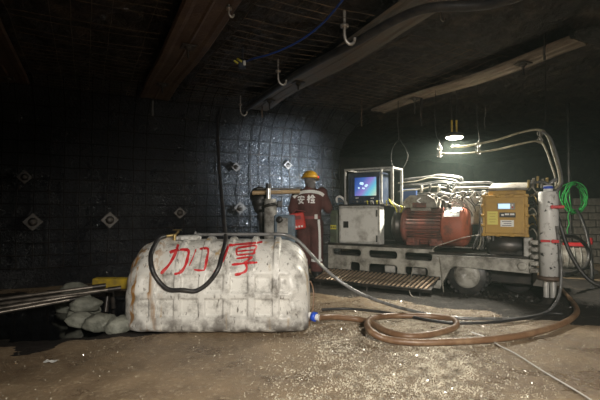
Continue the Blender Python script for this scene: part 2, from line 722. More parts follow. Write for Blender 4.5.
# pale glossy facets added to put glints on the wet rib
fr = random.Random(17)
mb = MB()
mb.smooth = False
FO = [(1, 0, 0), (-1, 0, 0), (0, 1, 0), (0, -1, 0), (0, 0, 1), (0, 0, -1)]
FF = [(0, 2, 4), (2, 1, 4), (1, 3, 4), (3, 0, 4), (2, 0, 5), (1, 2, 5), (3, 1, 5), (0, 3, 5)]
k = 0
while k < 16000:
    i = fr.randrange(40, 148)
    j = fr.randrange(2, len(prof) - 3)
    fi, fj = fr.random(), fr.random()
    u_ = path[i][0]
    if fr.random() > .25 + .75 * math.exp(-((u_ - 3.6) / 1.1) ** 2) or fbm(u_ * 2.5, prof[j][1] * 2.5, 31, 3) + .25 < fr.random() * .5:
        continue
    p0 = rib_pt(i, j).lerp(rib_pt(i + 1, j), fi)
    p1 = rib_pt(i, j + 1).lerp(rib_pt(i + 1, j + 1), fi)
    q = p0.lerp(p1, fj)
    c_ = .004 + .007 * fr.random() ** 2
    rot = Euler((fr.random() * 6, fr.random() * 6, fr.random() * 6)).to_matrix()
    mb.add([q + rot @ Vector((a * c_ * 1.3, b * c_, c * c_ * .6)) for a, b, c in FO], FF)
    k += 1
fl_ = mb.build('glint_flecks', M['fleck'], wall)
tag(fl_, 'pale facets added as glints on the wet coal rib', None, None, 'stuff')

# far rock walls round the cross-cut and behind the photographer


def rock_wall(name, a, b, label, h=3.4, base=0.0, res=.25):
    a = Vector(a); b = Vector(b)
    n = max(2, int((b - a).length / res))
    m = max(2, int(h / res))
    nr = (b - a).cross(Vector((0, 0, 1))).normalized()
    w = MB()
    w.grid(lambda i, j: a.lerp(b, i / (n - 1)) + Vector((0, 0, -.1 + h * j / (m - 1)))
           + nr * (.14 * fbm(i * res * .8 + a.x, j * res * .8, a.y, 3)), n, m)
    o = w.build(name, M['rock'])
    return tag(o, label, None, None, 'structure')


rock_wall('wall_back', W(4.6, 13), W(16.5, 13), 'dark rock at the back of the cross-cut behind the rig')
rock_wall('wall_end', W(14.5, 13), W(14.5, -3.5), 'dark rock end of the roadway on the far right')
rock_wall('wall_right', W(-9.8, -3), W(14.5, -3), 'rock rib behind the photographer')
rock_wall('wall_near', W(-9.5, -3), W(-9.5, 7.6), 'rock face closing the roadway on the near left')

# low wall of blocks at the far right
BW = Vector((5.25, 9.35, 0))
bw_root = empty('wall_block', BW, R(-8))
tag(bw_root, 'low wall of dusty grey blocks at the far right', None, None, 'structure')
bwid, bhei, bdep = .30, .155, .22
nx, nz = 9, 9
mb = MB()
mb.box((nx * bwid / 2, .02 + bdep / 2, nz * bhei / 2), (nx * bwid + .1, bdep - .06, nz * bhei), .004)
mb.build('mortar_core', M['mortar'], bw_root)
tmpb = MB()
tmpb.box((0, 0, 0), (bwid - .022, bdep, bhei - .018), .010)
bme = tmpb.mesh('brick')
bme.materials.append(M['brick'])
for j in range(nz):
    for i in range(nx):
        o = link('brick', bme, bw_root, fix=(i == 0 and j == 0))
        o.location = ((i + .5 + (.5 if j % 2 else 0)) * bwid + rnd.uniform(-.004, .004), bdep / 2 - .015 + rnd.uniform(-.012, .012), (j + .5) * bhei)
        o.rotation_euler = (rnd.uniform(-.02, .02), rnd.uniform(-.012, .012), rnd.uniform(-.03, .03))

# black standing water at the foot of the rib
mb = MB()
mb.smooth = False
n_ = 26
cx, cy = -3.15, 4.75
ring = []
for k in range(n_):
    a = 2 * PI * k / n_
    ring.append((cx + 2.15 * math.cos(a), cy + 1.42 * math.sin(a)))
mb.add([(a, b, -.034) for a, b in ring] + [(a, b, -.036) for a, b in ring],
       [tuple(range(n_))] + [tuple(range(2 * n_ - 1, n_ - 1, -1))] + [(k, (k + 1) % n_, n_ + (k + 1) % n_, n_ + k) for k in range(n_)])
wa = mb.build('puddle', M['water'])
tag(wa, 'still black puddle at the foot of the meshed rib', 'puddle', None, 'stuff')

# black silt left along the edge of the puddle
def silt_pt(i, j):
    x = -5.3 + 4.2 * i / 99
    y = 3.0 + 3.2 * j / 79
    d = math.sqrt(((x + 3.15) / 1.75) ** 2 + ((y - 4.75) / 1.12) ** 2) + .25 * fbm(x * 1.3, y * 1.3, 4.0, 3)
    e = (1.24 - d) * 3.0 + .8 * fbm(x * 3.1, y * 3.1, 15, 4)
    return (x, y, floor_z(x, y) + .012 * max(-1.0, min(1.0, e)))


mb = MB()
mb.grid(silt_pt, 100, 80)
o = mb.build('black_silt', M['mud'])
tag(o, 'black silt along the edge of the puddle', 'mud', None, 'stuff')

# fine wet gravel strewn over the mud
mb = MB()
mb.smooth = False
oc = [(1, 0, 0), (-1, 0, 0), (0, 1, 0), (0, -1, 0), (0, 0, 1), (0, 0, -1)]
of = [(0, 2, 4), (2, 1, 4), (1, 3, 4), (3, 0, 4), (2, 0, 5), (1, 2, 5), (3, 1, 5), (0, 3, 5)]
cnt = 0
while cnt < 38000:
    y = 2.3 + 3.6 * rnd.random() ** 1.3
    x = rnd.uniform(-.75, .75) * y
    px = 300 + x / y * FPX
    dens = .007 + 1.0 * math.exp(-((px - 425) / 62) ** 2) + .22 * math.exp(-((px - 330) / 50) ** 2)
    dens *= .25 + .9 * max(0, fbm(x * 2.2, y * 2.2, 11, 3) + .3)
    if y > 4.6:
        dens *= .5
    if puddle_depth(x, y) > .05 or rnd.random() > dens:
        continue
    r = .0022 + .0048 * rnd.random() ** 2.2
    if rnd.random() < .012:
        r *= 1.8
    z = floor_z(x, y)
    rot = Euler((rnd.random() * 6, rnd.random() * 6, rnd.random() * 6)).to_matrix()
    sx, sy, sz = rnd.uniform(.7, 1.4), rnd.uniform(.7, 1.3), rnd.uniform(.5, .9)
    mb.add([Vector((x, y, z + r * .35)) + rot @ Vector((a * sx * r, b * sy * r, c * sz * r)) for a, b, c in oc], of)
    cnt += 1
gr = mb.build('gravel', M['gravel'])
tag(gr, 'fine wet gravel scattered over the mud in the foreground', 'gravel', None, 'stuff')

# ------------------------------------------------------------------ roof straps, roof mesh, hooks, cables
def strap_z(n, ph):
    return ROOF - .10 + .025 * math.sin(n * 2.1 + ph)


def roof_strap(u, n0, n1, width, material, ph, label, bolts, twist=0.0):
    root = empty('roof_strap', W(u, (n0 + n1) / 2, ROOF - .1), math.atan2(UU.y, UU.x))
    Mi = (Matrix.Translation(root.location) @ Matrix.Rotation(math.atan2(UU.y, UU.x), 4, 'Z')).inverted()
    m = MB()
    sec = [(-.5, .0), (-.46, -.020), (-.34, -.020), (-.26, -.010), (-.05, -.010), (0, -.020), (.05, -.010), (.26, -.010), (.34, -.020), (.46, -.020), (.5, .0)]
    N_ = 30
    rows = []
    for k in range(N_ + 1):
        n = n0 + (n1 - n0) * k / N_
        for top in (0, 1):
            for (a, z) in sec if top == 0 else sec[::-1]:
                q = W(u + a * width + .01 * fbm(n, a, 3, 2), n, strap_z(n, ph) + z + (.008 if top else 0) + twist * a * width)
                rows.append(Mi @ q)
    ns_ = len(sec) * 2
    fs = []
    for k in range(N_):
        for i in range(ns_):
            a = k * ns_ + i
            b = k * ns_ + (i + 1) % ns_
            fs.append((a, b, b + ns_, a + ns_))
    fs.append(tuple(range(ns_)))
    fs.append(tuple(range(N_ * ns_, N_ * ns_ + ns_)))
    m.smooth = False
    m.add(rows, fs)
    m.build('strip', material, root)
    for (n, tail) in bolts:
        z = strap_z(n, ph) - .02
        m = MB()
        q = Mi @ W(u, n, z - .006)
        m.box(q, (.15, .15, .012), .003)
        m.lathe([(0, .05), (-.02, .035), (-.03, .028)], q, (0, 0, 1), 12)
        pl = m.build('bolt_plate', M['boltplate'], root)
        m = MB()
        m.cyl(q - Vector((0, 0, .012)), q - Vector((0, 0, .045)), .02, seg=6)
        m.cyl(q - Vector((0, 0, .02)), q - Vector((0, 0, tail)), .011, seg=8)
        m.build('bolt', M['dark'], pl)
    return tag(root, label, 'roof strap', 'steel roof straps')


roof_strap(-.95, -.5, 7.25, .46, M['strap'], .3, 'rusty steel roof strap at the left edge, ending over the puddle', [(6.9, .10)])
roof_strap(.96, -1.0, 7.1, .46, M['strap'], 1.0, 'wide rusty brown roof strap coming to the rib left of the blue cable plug', [(6.3, .12), (4.6, .12)])
roof_strap(2.63, -1.2, 7.0, .42, M['strap_pale'], 2.0, 'grey roof strap with the black hose hung along its right edge', [(5.35, .10), (6.4, .14)])
roof_strap(4.66, 2.75, 6.25, .32, M['strap_bare'], 2.6, 'pale narrow roof strap at upper right, above the hanging lamp', [(3.4, .14), (5.3, .24)], twist=-.06)

# roof mesh
mb = MB()
for (u0, u1, n0, n1) in ((-3.2, -1.25, 2.0, 7.1), (-.65, .66, 2.0, 7.1), (1.3, 2.35, 3.2, 7.1), (2.95, 4.4, 3.4, 6.6)):
    u = u0
    while u <= u1:
        if rnd.random() > .12:
            pts = []
            for k in range(26):
                n = n0 + (n1 - n0) * k / 25
                pts.append(W(u + .012 * fbm(u, n * 2, 1, 2), n, ROOF - .10 + .03 * fbm(u * .8, n * .9, 21, 2)))
            mb.tube(pts, .0028, 4, False)
        u += .17
    n = n0
    while n <= n1:
        if rnd.random() > .1:
            pts = []
            for k in range(9):
                u = u0 + (u1 - u0) * k / 8
                pts.append(W(u, n + .02 * fbm(u * 2, n, 5, 2), ROOF - .107 + .03 * fbm(u * .8, n * .9, 21, 2)))
            mb.tube(pts, .0028, 4, False)
        n += .14
rm = mb.build('roof_wire_mesh', M['roofwire'], ceiling)
tag(rm, 'rusty wire mesh sheets held up by the roof straps', None, None, 'stuff')


def rib_bolt(px, py, label, s=.15):
    # ray from the camera to the rib plane
    d = P(px, py, 1.0) - Vector((0, 0, EYE))
    t = (RIB - .085) / d.dot(NN)
    q = Vector((0, 0, EYE)) + d * t
    root = empty('rib_bolt', q, math.atan2(UU.y, UU.x))
    m = MB()
    m.box((0, 0, 0), (s, .012, s), .003, Matrix.Rotation(R(45), 4, 'Y'))
    m.lathe([(0, s * .34), (.025, s * .22), (.03, s * .14)], (0, -.004, 0), (0, -1, 0), 14)
    pl = m.build('plate', M['boltplate'], root)
    m = MB()
    m.cyl((0, -.02, 0), (0, -.06, 0), .020, seg=6)
    m.cyl((0, -.05, 0), (0, -.11, 0), .010, seg=8)
    m.cyl((0, .14, 0), (0, -.01, 0), .010, seg=6)
    m.build('nut', M['dark'], root)
    tag(root, label, 'bolt plate', 'diamond bolt plates on the rib')


rib_bolt(24, 177, 'upper diamond bolt plate on the rib at the far left edge')
rib_bolt(33, 222, 'lower diamond bolt plate on the rib above the drill rods, farthest left', .19)
rib_bolt(110, 220, 'diamond bolt plate on the rib above the left end of the tank', .19)
rib_bolt(180, 213, 'diamond bolt plate on the rib above the tank lid', .15)
rib_bolt(236, 167, 'small diamond bolt plate on the rib right of the hanging black hose, upper one', .13)
rib_bolt(240, 208, 'pale diamond bolt plate on the rib beside the black dust collar', .17)
rib_bolt(288, 165, 'diamond bolt plate on the rib up left of the yellow helmet', .13)


def at_roof(px, py, drop=.12):
    return P(px, py, (ROOF - drop - EYE) * FPX / (HOR - py))


def roof_hook(px, py, size, label, drop=.13, turn=0.0, r=.010):
    q = at_roof(px, py, drop)
    s = size
    root = empty('roof_hook', q, turn)
    up = ROOF + .02 - q.z
    pts = [(0, 0, up), (0, 0, .02), (0, 0, -s * .5), (s * .10, 0, -s * .85), (s * .34, 0, -s), (s * .56, 0, -s * .86), (s * .60, 0, -s * .62)]
    m = MB()
    m.tube(spline(pts, 5), r, 7)
    m.build('hook_rod', M['hook'], root)
    m = MB()
    m.lathe([(-.012, r * 1.3), (-.012, r * 2.6), (.012, r * 2.6), (.012, r * 1.3)], (0, 0, 0), (0, 0, 1), 8)
    m.build('collar', M['hook'], root)
    tag(root, label, 'hook', 'steel hooks in the roof')


roof_hook(345, 24, .17, 'steel hook carrying the black roof hose, nearest the camera', turn=.2, r=.016)
roof_hook(278, 70, .17, 'steel hook holding the roof hose at the middle of the grey strap', turn=.2, r=.013)
roof_hook(240, 104, .18, 'steel hook at the far end of the black roof hose', turn=.1, r=.011)
roof_hook(222, 111, .13, 'small steel hook where the hanging hose leaves the roof', turn=.6, r=.009)
roof_hook(228, 6, .07, 'short steel hook beside the wide rusty strap at the top edge', turn=.4, r=.010)
roof_hook(442, 8, .09, 'thin twisted hook in the roof above the pale strap, top edge', turn=.5, r=.006)


def tail(name, px, py, length, label, material, w=.03, t=.012, turn=.3, drop=.09, bend=.02):
    q = at_roof(px, py, drop)
    m = MB()
    top = ROOF + .04
    rows = 7
    m.smooth = False
    prev = None
    for k in range(rows - 1):
        z0 = top + (q.z - length - top) * k / (rows - 1)
        z1 = top + (q.z - length - top) * (k + 1) / (rows - 1)
        x0 = bend * math.sin(k * 1.1)
        x1 = bend * math.sin((k + 1) * 1.1)
        m.box(((x0 + x1) / 2, 0, (z0 + z1) / 2), (w, t, abs(z0 - z1) * 1.06), .003, Matrix.Rotation((x1 - x0) / (z1 - z0), 4, 'Y') if False else None)
    o = m.build(name, material)
    o.location = (q.x, q.y, 0)
    o.rotation_euler.z = turn
    return tag(o, label, 'roof bolt')


tail('bolt_tail', 152, 98, .28, 'bolt tail hanging under the end of the wide rusty strap', M['boltplate'], .035, .03, bend=.004)
tail('bolt_tail', 10, 90, .25, 'bolt tail hanging at the far left edge of the roof', M['boltplate'], .03, .03, bend=.008)
tail('bent_wire', 50, 92, .55, 'long crooked wire hanging from the roof near the left rib', M['roofwire'], .014, .012, bend=.03)
tail('bolt_tail', 262, 104, .22, 'short bolt tail hanging just beyond the black roof hose', M['strap'], .02, .02, bend=.004)
tail('bolt_tail', 362, 106, .35, 'thin bolt tail hanging in the dark left of the pale strap', M['strap'], .016, .016, bend=.006)
tail('bolt_tail', 422, 97, .45, 'dark bolt tail hanging under the pale strap near the lamp', M['dark'], .03, .03, bend=.008)
tail('bolt_tail', 547, 44, .16, 'bolt tail hanging under the right end of the pale strap', M['boltplate'], .02, .02, bend=.008)
tail('bent_wire', 486, 112, .3, 'thin wire hanging from the roof right of the lamp', M['hook'], .008, .008, bend=.02)

# black hose under the grey strap, hung on the hooks
pts = [W(2.92, -.5, 2.72), W(2.93, .8, 2.75), W(2.92, 2.2, 2.74)] + [at_roof(420, 8, .17), at_roof(350, 44, .20), at_roof(313, 63, .19), at_roof(283, 82, .20), at_roof(262, 97, .19), at_roof(246, 108, .2)]
mb = MB()
mb.tube(spline(pts, 8), .042, 12)
o = mb.build('roof_hose', M['rubber'])
tag(centre(o), 'thick black hose slung along the roof on steel hooks', 'hose')

# thin blue cable and its plug
root = empty('blue_cable', at_roof(242, 63, .14))
loc0 = root.location.copy()
pts = [at_roof(352, -14, .10), at_roof(341, 0, .12), at_roof(322, 22, .14), at_roof(298, 40, .17), at_roof(272, 52, .18), at_roof(254, 57, .16), at_roof(246, 60, .13)]
mb = MB()
mb.tube([p - loc0 for p in spline(pts, 8)], .010, 7)
mb.build('cable', M['bluecable'], root)
mb = MB()
mb.box((-.005, 0, .0), (.09, .07, .11), .015)
mb.cyl((0, 0, .03), (0, 0, .20), .012, seg=8)
pg = mb.build('plug', M['monitorcase'], root)
mb = MB()
mb.box((-.045, -.045, .012), (.07, .014, .022), .003, Matrix.Rotation(R(35), 4, 'Y'))
mb.box((-.065, -.045, -.03), (.06, .014, .02), .003, Matrix.Rotation(R(35), 4, 'Y'))
mb.build('yellow_tag', M['yellowtape'], pg)
mb = MB()
mb.box((.03, -.045, .0), (.03, .014, .055), .003)
mb.build('white_tag', M['labelwhite'], pg)
tag(root, 'thin blue cable sagging from the roof to a small plug with yellow tag', 'cable')

# lamp hung over the rig
LP = P(455, 137, 6.45)
root = empty('hanging_lamp', LP)
mb = MB()
mb.lathe([(.0, .135), (.03, .14), (.055, .115), (.075, .06), (.08, .0)], (0, 0, 0), (0, 0, 1), 24)
mb.build('housing', M['boltplate'], root)
mb = MB()
mb.lathe([(.002, .125), (-.010, .12), (-.024, .09), (-.030, .05), (-.032, .0)], (0, 0, 0), (0, 0, 1), 24)
mb.build('lens', M['lens'], root)
for s in (-1, 1):
    mb = MB()
    mb.box((s * .035, 0, .16), (.028, .010, .20), .003)
    mb.build('bracket', M['yellow'], root)
    mb = MB()
    mb.tube([(s * .035, 0, .25), (s * .05, 0, .5), (s * .04, 0, ROOF - LP.z + .02)], .006, 6)
    mb.build('hanger', M['dark'], root)
tag(root, 'lit roof lamp hanging over the drilling rig', 'lamp')
li = add_light('lamp_light', 'AREA', (0, 0, -.06), L_HANG, (1.0, .95, .80), root, shape='DISK', size=.24)

# lamp behind the photographer that lights the foreground
FL = Vector((.9, -1.5, 2.45))
root = empty('roadway_lamp', FL)
mb = MB()
mb.lathe([(.0, .17), (.04, .18), (.08, .13), (.1, .0)], (0, 0, 0), (0, 0, 1), 24)
mb.build('housing', M['boltplate'], root)
mb = MB()
mb.lathe([(.002, .165), (-.015, .15), (-.035, .09), (-.04, .0)], (0, 0, 0), (0, 0, 1), 24)
mb.build('lens', M['rearlens'], root)
mb = MB()
mb.cyl((0, 0, .09), (0, 0, ROOF - FL.z + .02), .012, seg=8)
mb.build('hanger', M['hook'], root)
tag(root, 'round roof lamp lighting the roadway behind the photographer', 'lamp')
li = add_light('roadway_light', 'SPOT', (0, .02, -.14), L_FRONT, (1.0, .93, .82), root, shadow_soft_size=.22, spot_size=R(84), spot_blend=1.0)
aim(li, Vector((-.05, 5.6, -3.2)))

# ------------------------------------------------------------------ white water tank
TX, TY = -.783, 4.40
TL, TR_, TS = 1.73, .45, .375
prof_t = []       # (y, z, ny, nz, h)  h = arc length measured from the front foot


def prof_build():
    raw = []
    r = .06
    for k in range(7):
        raw.append((.39 - .78 * k / 6, 0.0))
    for k in range(1, 6):
        a = R(270 - 90 * k / 5)
        raw.append((-.45 + r + r * math.cos(a), r + r * math.sin(a)))
    for k in range(1, 26):
        raw.append((-.45, r + (TS - r) * k / 25))
    for k in range(1, 72):
        a = PI - PI * k / 72
        raw.append((TR_ * math.cos(a), TS + TR_ * math.sin(a)))
    for k in range(0, 12):
        raw.append((.45, TS - (TS - r) * k / 12))
    for k in range(0, 5):
        a = R(0 - 90 * k / 5)
        raw.append((.45 - r + r * math.cos(a), r + r * math.sin(a)))
    return raw


raw = prof_build()
h = 0.0
for k, (y, z) in enumerate(raw):
    a = Vector(raw[(k + 1) % len(raw)]) - Vector(raw[k - 1])
    nrm = Vector((-a.y, a.x)).normalized()
    # outward
    if nrm.x * y + nrm.y * (z - .42) < 0:
        nrm = -nrm
    if z <= .001:
        h = 0.0
    elif z <= TS + 1e-6:
        h = z if y < 0 else 2 * TS + PI * TR_ - z
    else:
        h = TS + TR_ * (PI - math.atan2(z - TS, y))
    prof_t.append((y, z, nrm.x, nrm.y, h))


def ss(a, b, x):
    t = max(0.0, min(1.0, (x - a) / (b - a)))
    return t * t * (3 - 2 * t)


PER = .225


def tank_pt(x, k, off=0.0):
    y, z, ny, nz, hh = prof_t[k]
    half = TL / 2
    cap = .27
    t = max(0.0, (abs(x) - (half - cap)) / cap)
    t = min(t, 1.0)
    inset = 1 - math.sqrt(max(0, 1 - t * t))
    sc_y = 1 - .42 * inset
    sc_z = 1 - .36 * inset
    d = off
    body = 1 - ss(.1, .5, t)
    c = (x / PER + .5) % 1.0            # 0..1 in a bay
    dist = abs(c - .5) * PER            # from bay centre
    inb = 1 - ss(.076, .085, dist)
    if .10 < hh < .62:
        row = max(ss(.14, .155, hh) * (1 - ss(.30, .315, hh)), ss(.36, .375, hh) * (1 - ss(.52, .535, hh)))
        d -= .032 * row * inb * body
    if .56 < hh < 1.7:
        d += .028 * (1 - ss(.020, .036, PER / 2 - dist)) * body * ss(.56, .64, hh)
    d += .006 * fbm(x * 4, hh * 4, 2, 2)
    # mould ridges down the rounded ends
    d += .012 * math.sin(hh * 34) * ss(.3, .6, t) * (1 - ss(.9, 1, t)) * (1 if hh > .05 else 0)
    return Vector((x, (y + ny * d) * sc_y, (z + nz * d) * sc_z))


xs_t = []
nx_t = 210
for i in range(nx_t + 1):
    s = -1 + 2 * i / nx_t
    xs_t.append(s * TL / 2)
# denser at the very ends so the round-over closes cleanly
extra = [TL / 2 - .27 + .27 * math.sin(R(90 * k / 16)) for k in range(12, 17)]
xs_t = sorted(set([round(x, 5) for x in xs_t if abs(x) < TL / 2 - .03] + [round(e, 5) for e in extra] + [round(-e, 5) for e in extra]))
npf = len(prof_t)
mb = MB()
mb.grid(lambda i, j: tank_pt(xs_t[j], i), npf, len(xs_t), closed_u=True)
for sgn in (-1, 1):
    ringv = [tank_pt(sgn * TL / 2, i) for i in range(npf)]
    cc = Vector((sgn * TL / 2, 0, .27))
    rows = [[q + (cc - q) * f + Vector((sgn * .02 * math.sin(f * PI / 2), 0, 0)) for q in ringv] for f in (0, .15, .35, .6, .85, .999)]
    mb.grid(lambda i, j: rows[j][i], npf, len(rows), closed_u=True)
tank_root = empty('water_tank', (TX, TY, 0))
tank = mb.build('tank_body', M['tank'], tank_root)
tag(tank_root, 'dirty white plastic tank lettered in red brush strokes', 'tank')
tank_bvh = BVHTree.FromPolygons([v.co + Vector((TX, TY, 0)) for v in tank.data.vertices], [tuple(p.vertices) for p in tank.data.polygons])


def on_tank(px, py, off=0.0):
    o = Vector((0, 0, EYE))
    d = (P(px, py, 1.0) - o).normalized()
    hit, nrm, idx, dist = tank_bvh.ray_cast(o, d)
    if hit is None:
        return None, None
    if nrm.dot(d) > 0:
        nrm = -nrm
    return hit + nrm * off, nrm


def brush(mbx, pix, w):
    """flat paint stroke lying on the tank skin"""
    pts = spline([Vector((a, b, 0)) for a, b in pix], 7)
    Lv = []
    for k, p in enumerate(pts):
        t = (pts[min(k + 1, len(pts) - 1)] - pts[max(k - 1, 0)])
        if t.length < 1e-6:
            continue
        t.normalize()
        nr = Vector((-t.y, t.x, 0))
        ww = w * 1.08 * (.85 + .15 * math.sin(k * .6 + pix[0][0])) * (.6 if k in (0, len(pts) - 1) else 1)
        row = []
        for s in (-1, -.33, .33, 1):
            q, n = on_tank(p.x + nr.x * ww * s, p.y + nr.y * ww * s, .0035)
            row.append(q)
        if all(row):
            Lv.append([q - Vector((TX, TY, 0)) for q in row])
    if len(Lv) > 1:
        mbx.grid(lambda i, j: Lv[j][i], 4, len(Lv))


def z8(a):
    return [(x / 3 + 120, y / 3 + 220) for x, y in a]


glyph_a = [([(170, 252.5), (179, 250), (188.5, 250.5), (188, 258), (185.5, 266), (181, 272), (175, 274)], 1.5),
           ([(178.6, 244.5), (176, 253), (170, 264), (161.5, 273.5)], 1.5),
           ([(196.5, 249), (194, 256), (189.5, 266)], .6),
           ([(200, 249), (208, 249), (207, 259), (204.8, 270)], 1.2),
           ([(205, 270), (199, 270.2), (194.5, 269.4)], 1.0)]
glyph_b = [(z8([(318, 78), (350, 74), (390, 71), (428, 66)]), 1.2),
           (z8([(325, 78), (316, 108), (300, 135), (284, 160)]), 1.4),
           (z8([(352, 84), (350, 95), (352, 106)]), 1.0),
           (z8([(352, 84), (380, 80), (408, 78), (404, 92), (402, 102)]), 1.0),
           (z8([(352, 95), (378, 92), (402, 90)]), .8),
           (z8([(352, 106), (378, 103), (402, 101)]), .9),
           (z8([(350, 116), (372, 113), (396, 111), (384, 121), (374, 128)]), 1.0),
           (z8([(336, 134), (362, 131), (390, 128), (413, 127)]), 1.2),
           (z8([(374, 124), (381, 140), (377, 153), (362, 160), (345, 163)]), 1.3)]
for nm, gl in (('red_character', glyph_a), ('red_character', glyph_b)):
    mb = MB()
    for pix, w in gl:
        brush(mb, pix, w)
    o = mb.build(nm, M['redpaint'], tank_root)
    o['label'] = 'brush-painted red character'

# lid, inlet elbow, outlet valve
lx = -.96 - TX
mb = MB()
mb.lathe([(0, .115), (.035, .115), (.045, .10), (.05, .0)], (-.34, -.02, TS + TR_ - .005), (0, 0, 1), 28)
for k in range(10):
    a = 2 * PI * k / 10
    mb.box((-.34 + .115 * math.cos(a), -.02 + .115 * math.sin(a), TS + TR_ + .015), (.025, .025, .035), .004)
lid = mb.build('lid', M['tanklid'], tank_root)
mb = MB()
bx_ = -.47
mb.cyl((bx_, -.06, .80), (bx_, -.06, .875), .022, seg=10)
mb.cyl((bx_ - .01, -.06, .87), (bx_ - .085, -.10, .86), .017, seg=10)
mb.cyl((bx_, -.06, .87), (bx_ + .03, -.03, .905), .013, seg=8)
mb.box((bx_ + .02, -.05, .92), (.085, .02, .010), .003, None)
fit = mb.build('inlet_valve', M['brass'], tank_root)
mb = MB()
mb.cyl((TL / 2 - .03, -.22, .12), (TL / 2 + .10, -.30, .105), .030, seg=14)
ov = mb.build('outlet_nipple', M['labelwhite'], tank_root)
mb = MB()
mb.lathe([(0, .030), (.0, .045), (.04, .045), (.04, .03)], (TL / 2 + .035, -.265, .112), (.13, -.08, -.015), 14)
mb.build('blue_collar', M['blueplastic'], ov)

# ------------------------------------------------------------------ hoses round the tank
# black hose from the roof that loops over the tank front
pts = [P(219, 108, 6.9), P(217, 122, 6.6), P(218, 150, 6.05), P(220.5, 185, 5.4), P(223.5, 215, 4.85), P(225.2, 232, 4.52)]
for a, b in ((226, 244), (225, 256), (219, 270), (209, 283), (197, 290), (184, 292.5), (170, 288.5), (159, 279), (153.5, 267), (152.5, 256), (156, 247), (160, 241)):
    q, n = on_tank(a, b, .030)
    if q:
        pts.append(q)
pts.append(Vector((TX + bx_ - .085, TY - .10, .862)))
mb = MB()
mb.tube(spline(pts, 7), .0215, 12)
o = mb.build('feed_hose', M['rubber'])
tag(centre(o), 'black hose hanging from the roof and looping across the tank front', 'hose')

# grey hose from the lid over the tank to the rig column
pts = [Vector((TX - .34 + .05, TY + .02, .89))]
for a, b in ((200, 235.4), (230, 234.2), (262, 234.2), (284, 235)):
    pts.append(P(a, b, 4.42))
for q in pts:
    q.z = max(q.z, .87)
pts += [P(297, 240, 4.45), P(308, 251, 4.45), P(322, 266, 4.45), P(340, 281, 4.4), P(362, 294, 4.4), P(392, 305, 4.5)]
pts += [Pf(425, 313, .03), Pf(455, 317, .022), Pf(490, 318, .022), Pf(522, 317, .022), Pf(545, 311, .03)]
pts += [P(557, 297, 5.02), P(560, 275, 5.08), P(559, 250, 5.1), P(556.5, 226, 5.1)]
mb = MB()
mb.tube(spline(pts, 7), .0165, 9)
o = mb.build('water_hose', M['hosegrey'])
tag(centre(o), 'grey hose running from the tank lid across the floor to the rig column', 'hose')

# muddy suction hose with a coil
zc = .030
pts = [Vector((TX + TL / 2 + .09, TY - .295, .105)), Pf(330, 316, .075), Pf(345, 317, .05), Pf(360, 319, zc), Pf(372, 323, zc), Pf(385, 330, zc), Pf(404, 335, zc), Pf(425, 334, zc),
       Pf(444, 330, zc), Pf(455, 325, zc), Pf(452, 319, zc), Pf(436, 316, zc), Pf(415, 315, zc), Pf(392, 315, zc), Pf(374, 317, zc + .02), Pf(367, 322, zc + .06), Pf(370, 330, zc + .055),
       Pf(384, 337.5, zc + .01), Pf(408, 341, zc), Pf(440, 341, zc), Pf(480, 339, zc), Pf(516, 335, zc), Pf(546, 328, zc), Pf(566, 320, zc), Pf(575, 311, zc), Pf(571, 302, zc), Pf(564, 294, zc), Pf(558, 287, zc + .02)]
mb = MB()
mb.tube(spline(pts, 8), .030, 12)
o = mb.build('suction_hose', M['hosebrown'])
tag(centre(o), 'muddy brown hose coiled on the floor between tank and rig', 'hose')

# thin pale wire lying in the foreground
pts = [Pf(470, 331, .07), Pf(487, 337, .02), Pf(497, 344, .008), Pf(513, 352, .008), Pf(540, 369, .008), Pf(562, 382, .008), Pf(585, 396, .008), Pf(605, 412, .008)]
mb = MB()
mb.tube(spline(pts, 8), .0055, 6)
o = mb.build('loose_wire', M['paper'])
tag(centre(o), 'thin pale wire trailing over the mud to the lower right', 'wire')

# small drain line by the right end of the tank
pts = [P(307, 285, 4.33), P(310, 281, 4.33), P(313, 288, 4.33), P(313.5, 300, 4.3), P(312, 312, 4.25), Pf(308, 326, .012)]
mb = MB()
mb.tube(spline(pts, 6), .007, 7)
o = mb.build('drain_line', M['hosebrown'])
tag(centre(o), 'thin brown line down the right end of the tank', 'hose')

# ------------------------------------------------------------------ sacks, rods, trestle at the left
def sandbag(loc, size, rz, seed, label, tilt=(0, 0)):
    m = MB()
    nu, nv = 28, 16

    def fn(i, j):
        ph = 2 * PI * i / nu
        th = PI * j / (nv - 1)
        e = .75
        cx_, sx_ = math.cos(ph), math.sin(ph)
        ct, st = math.cos(th), math.sin(th)
        x = math.copysign(abs(cx_) ** e, cx_) * math.copysign(abs(st) ** e, st)
        y = math.copysign(abs(sx_) ** e, sx_) * math.copysign(abs(st) ** e, st)
        z = math.copysign(abs(ct) ** .95, ct)
        k = 1 + .16 * fbm(x * 2 + seed * 3.7, y * 2, z * 2, 3) + .02 * fbm(x * 7, y * 3 + seed, z * 5, 2)
        pin = 1 - .28 * abs(x) ** 4
        z *= (1 - .35 * abs(x) ** 3)
        return (x * size[0] * k, y * size[1] * k * pin, max(-.62, z) * size[2] * k + size[2] * .62)
    m.grid(fn, nu, nv, closed_u=True)
    o = m.build('sandbag', M['sack'])
    o.location = loc
    o.rotation_euler = (tilt[0], tilt[1], rz)
    return tag(o, label, 'sandbag', 'pale sandbags beside the puddle')


def gz(q, d=0.0):
    return (q.x, q.y, d)


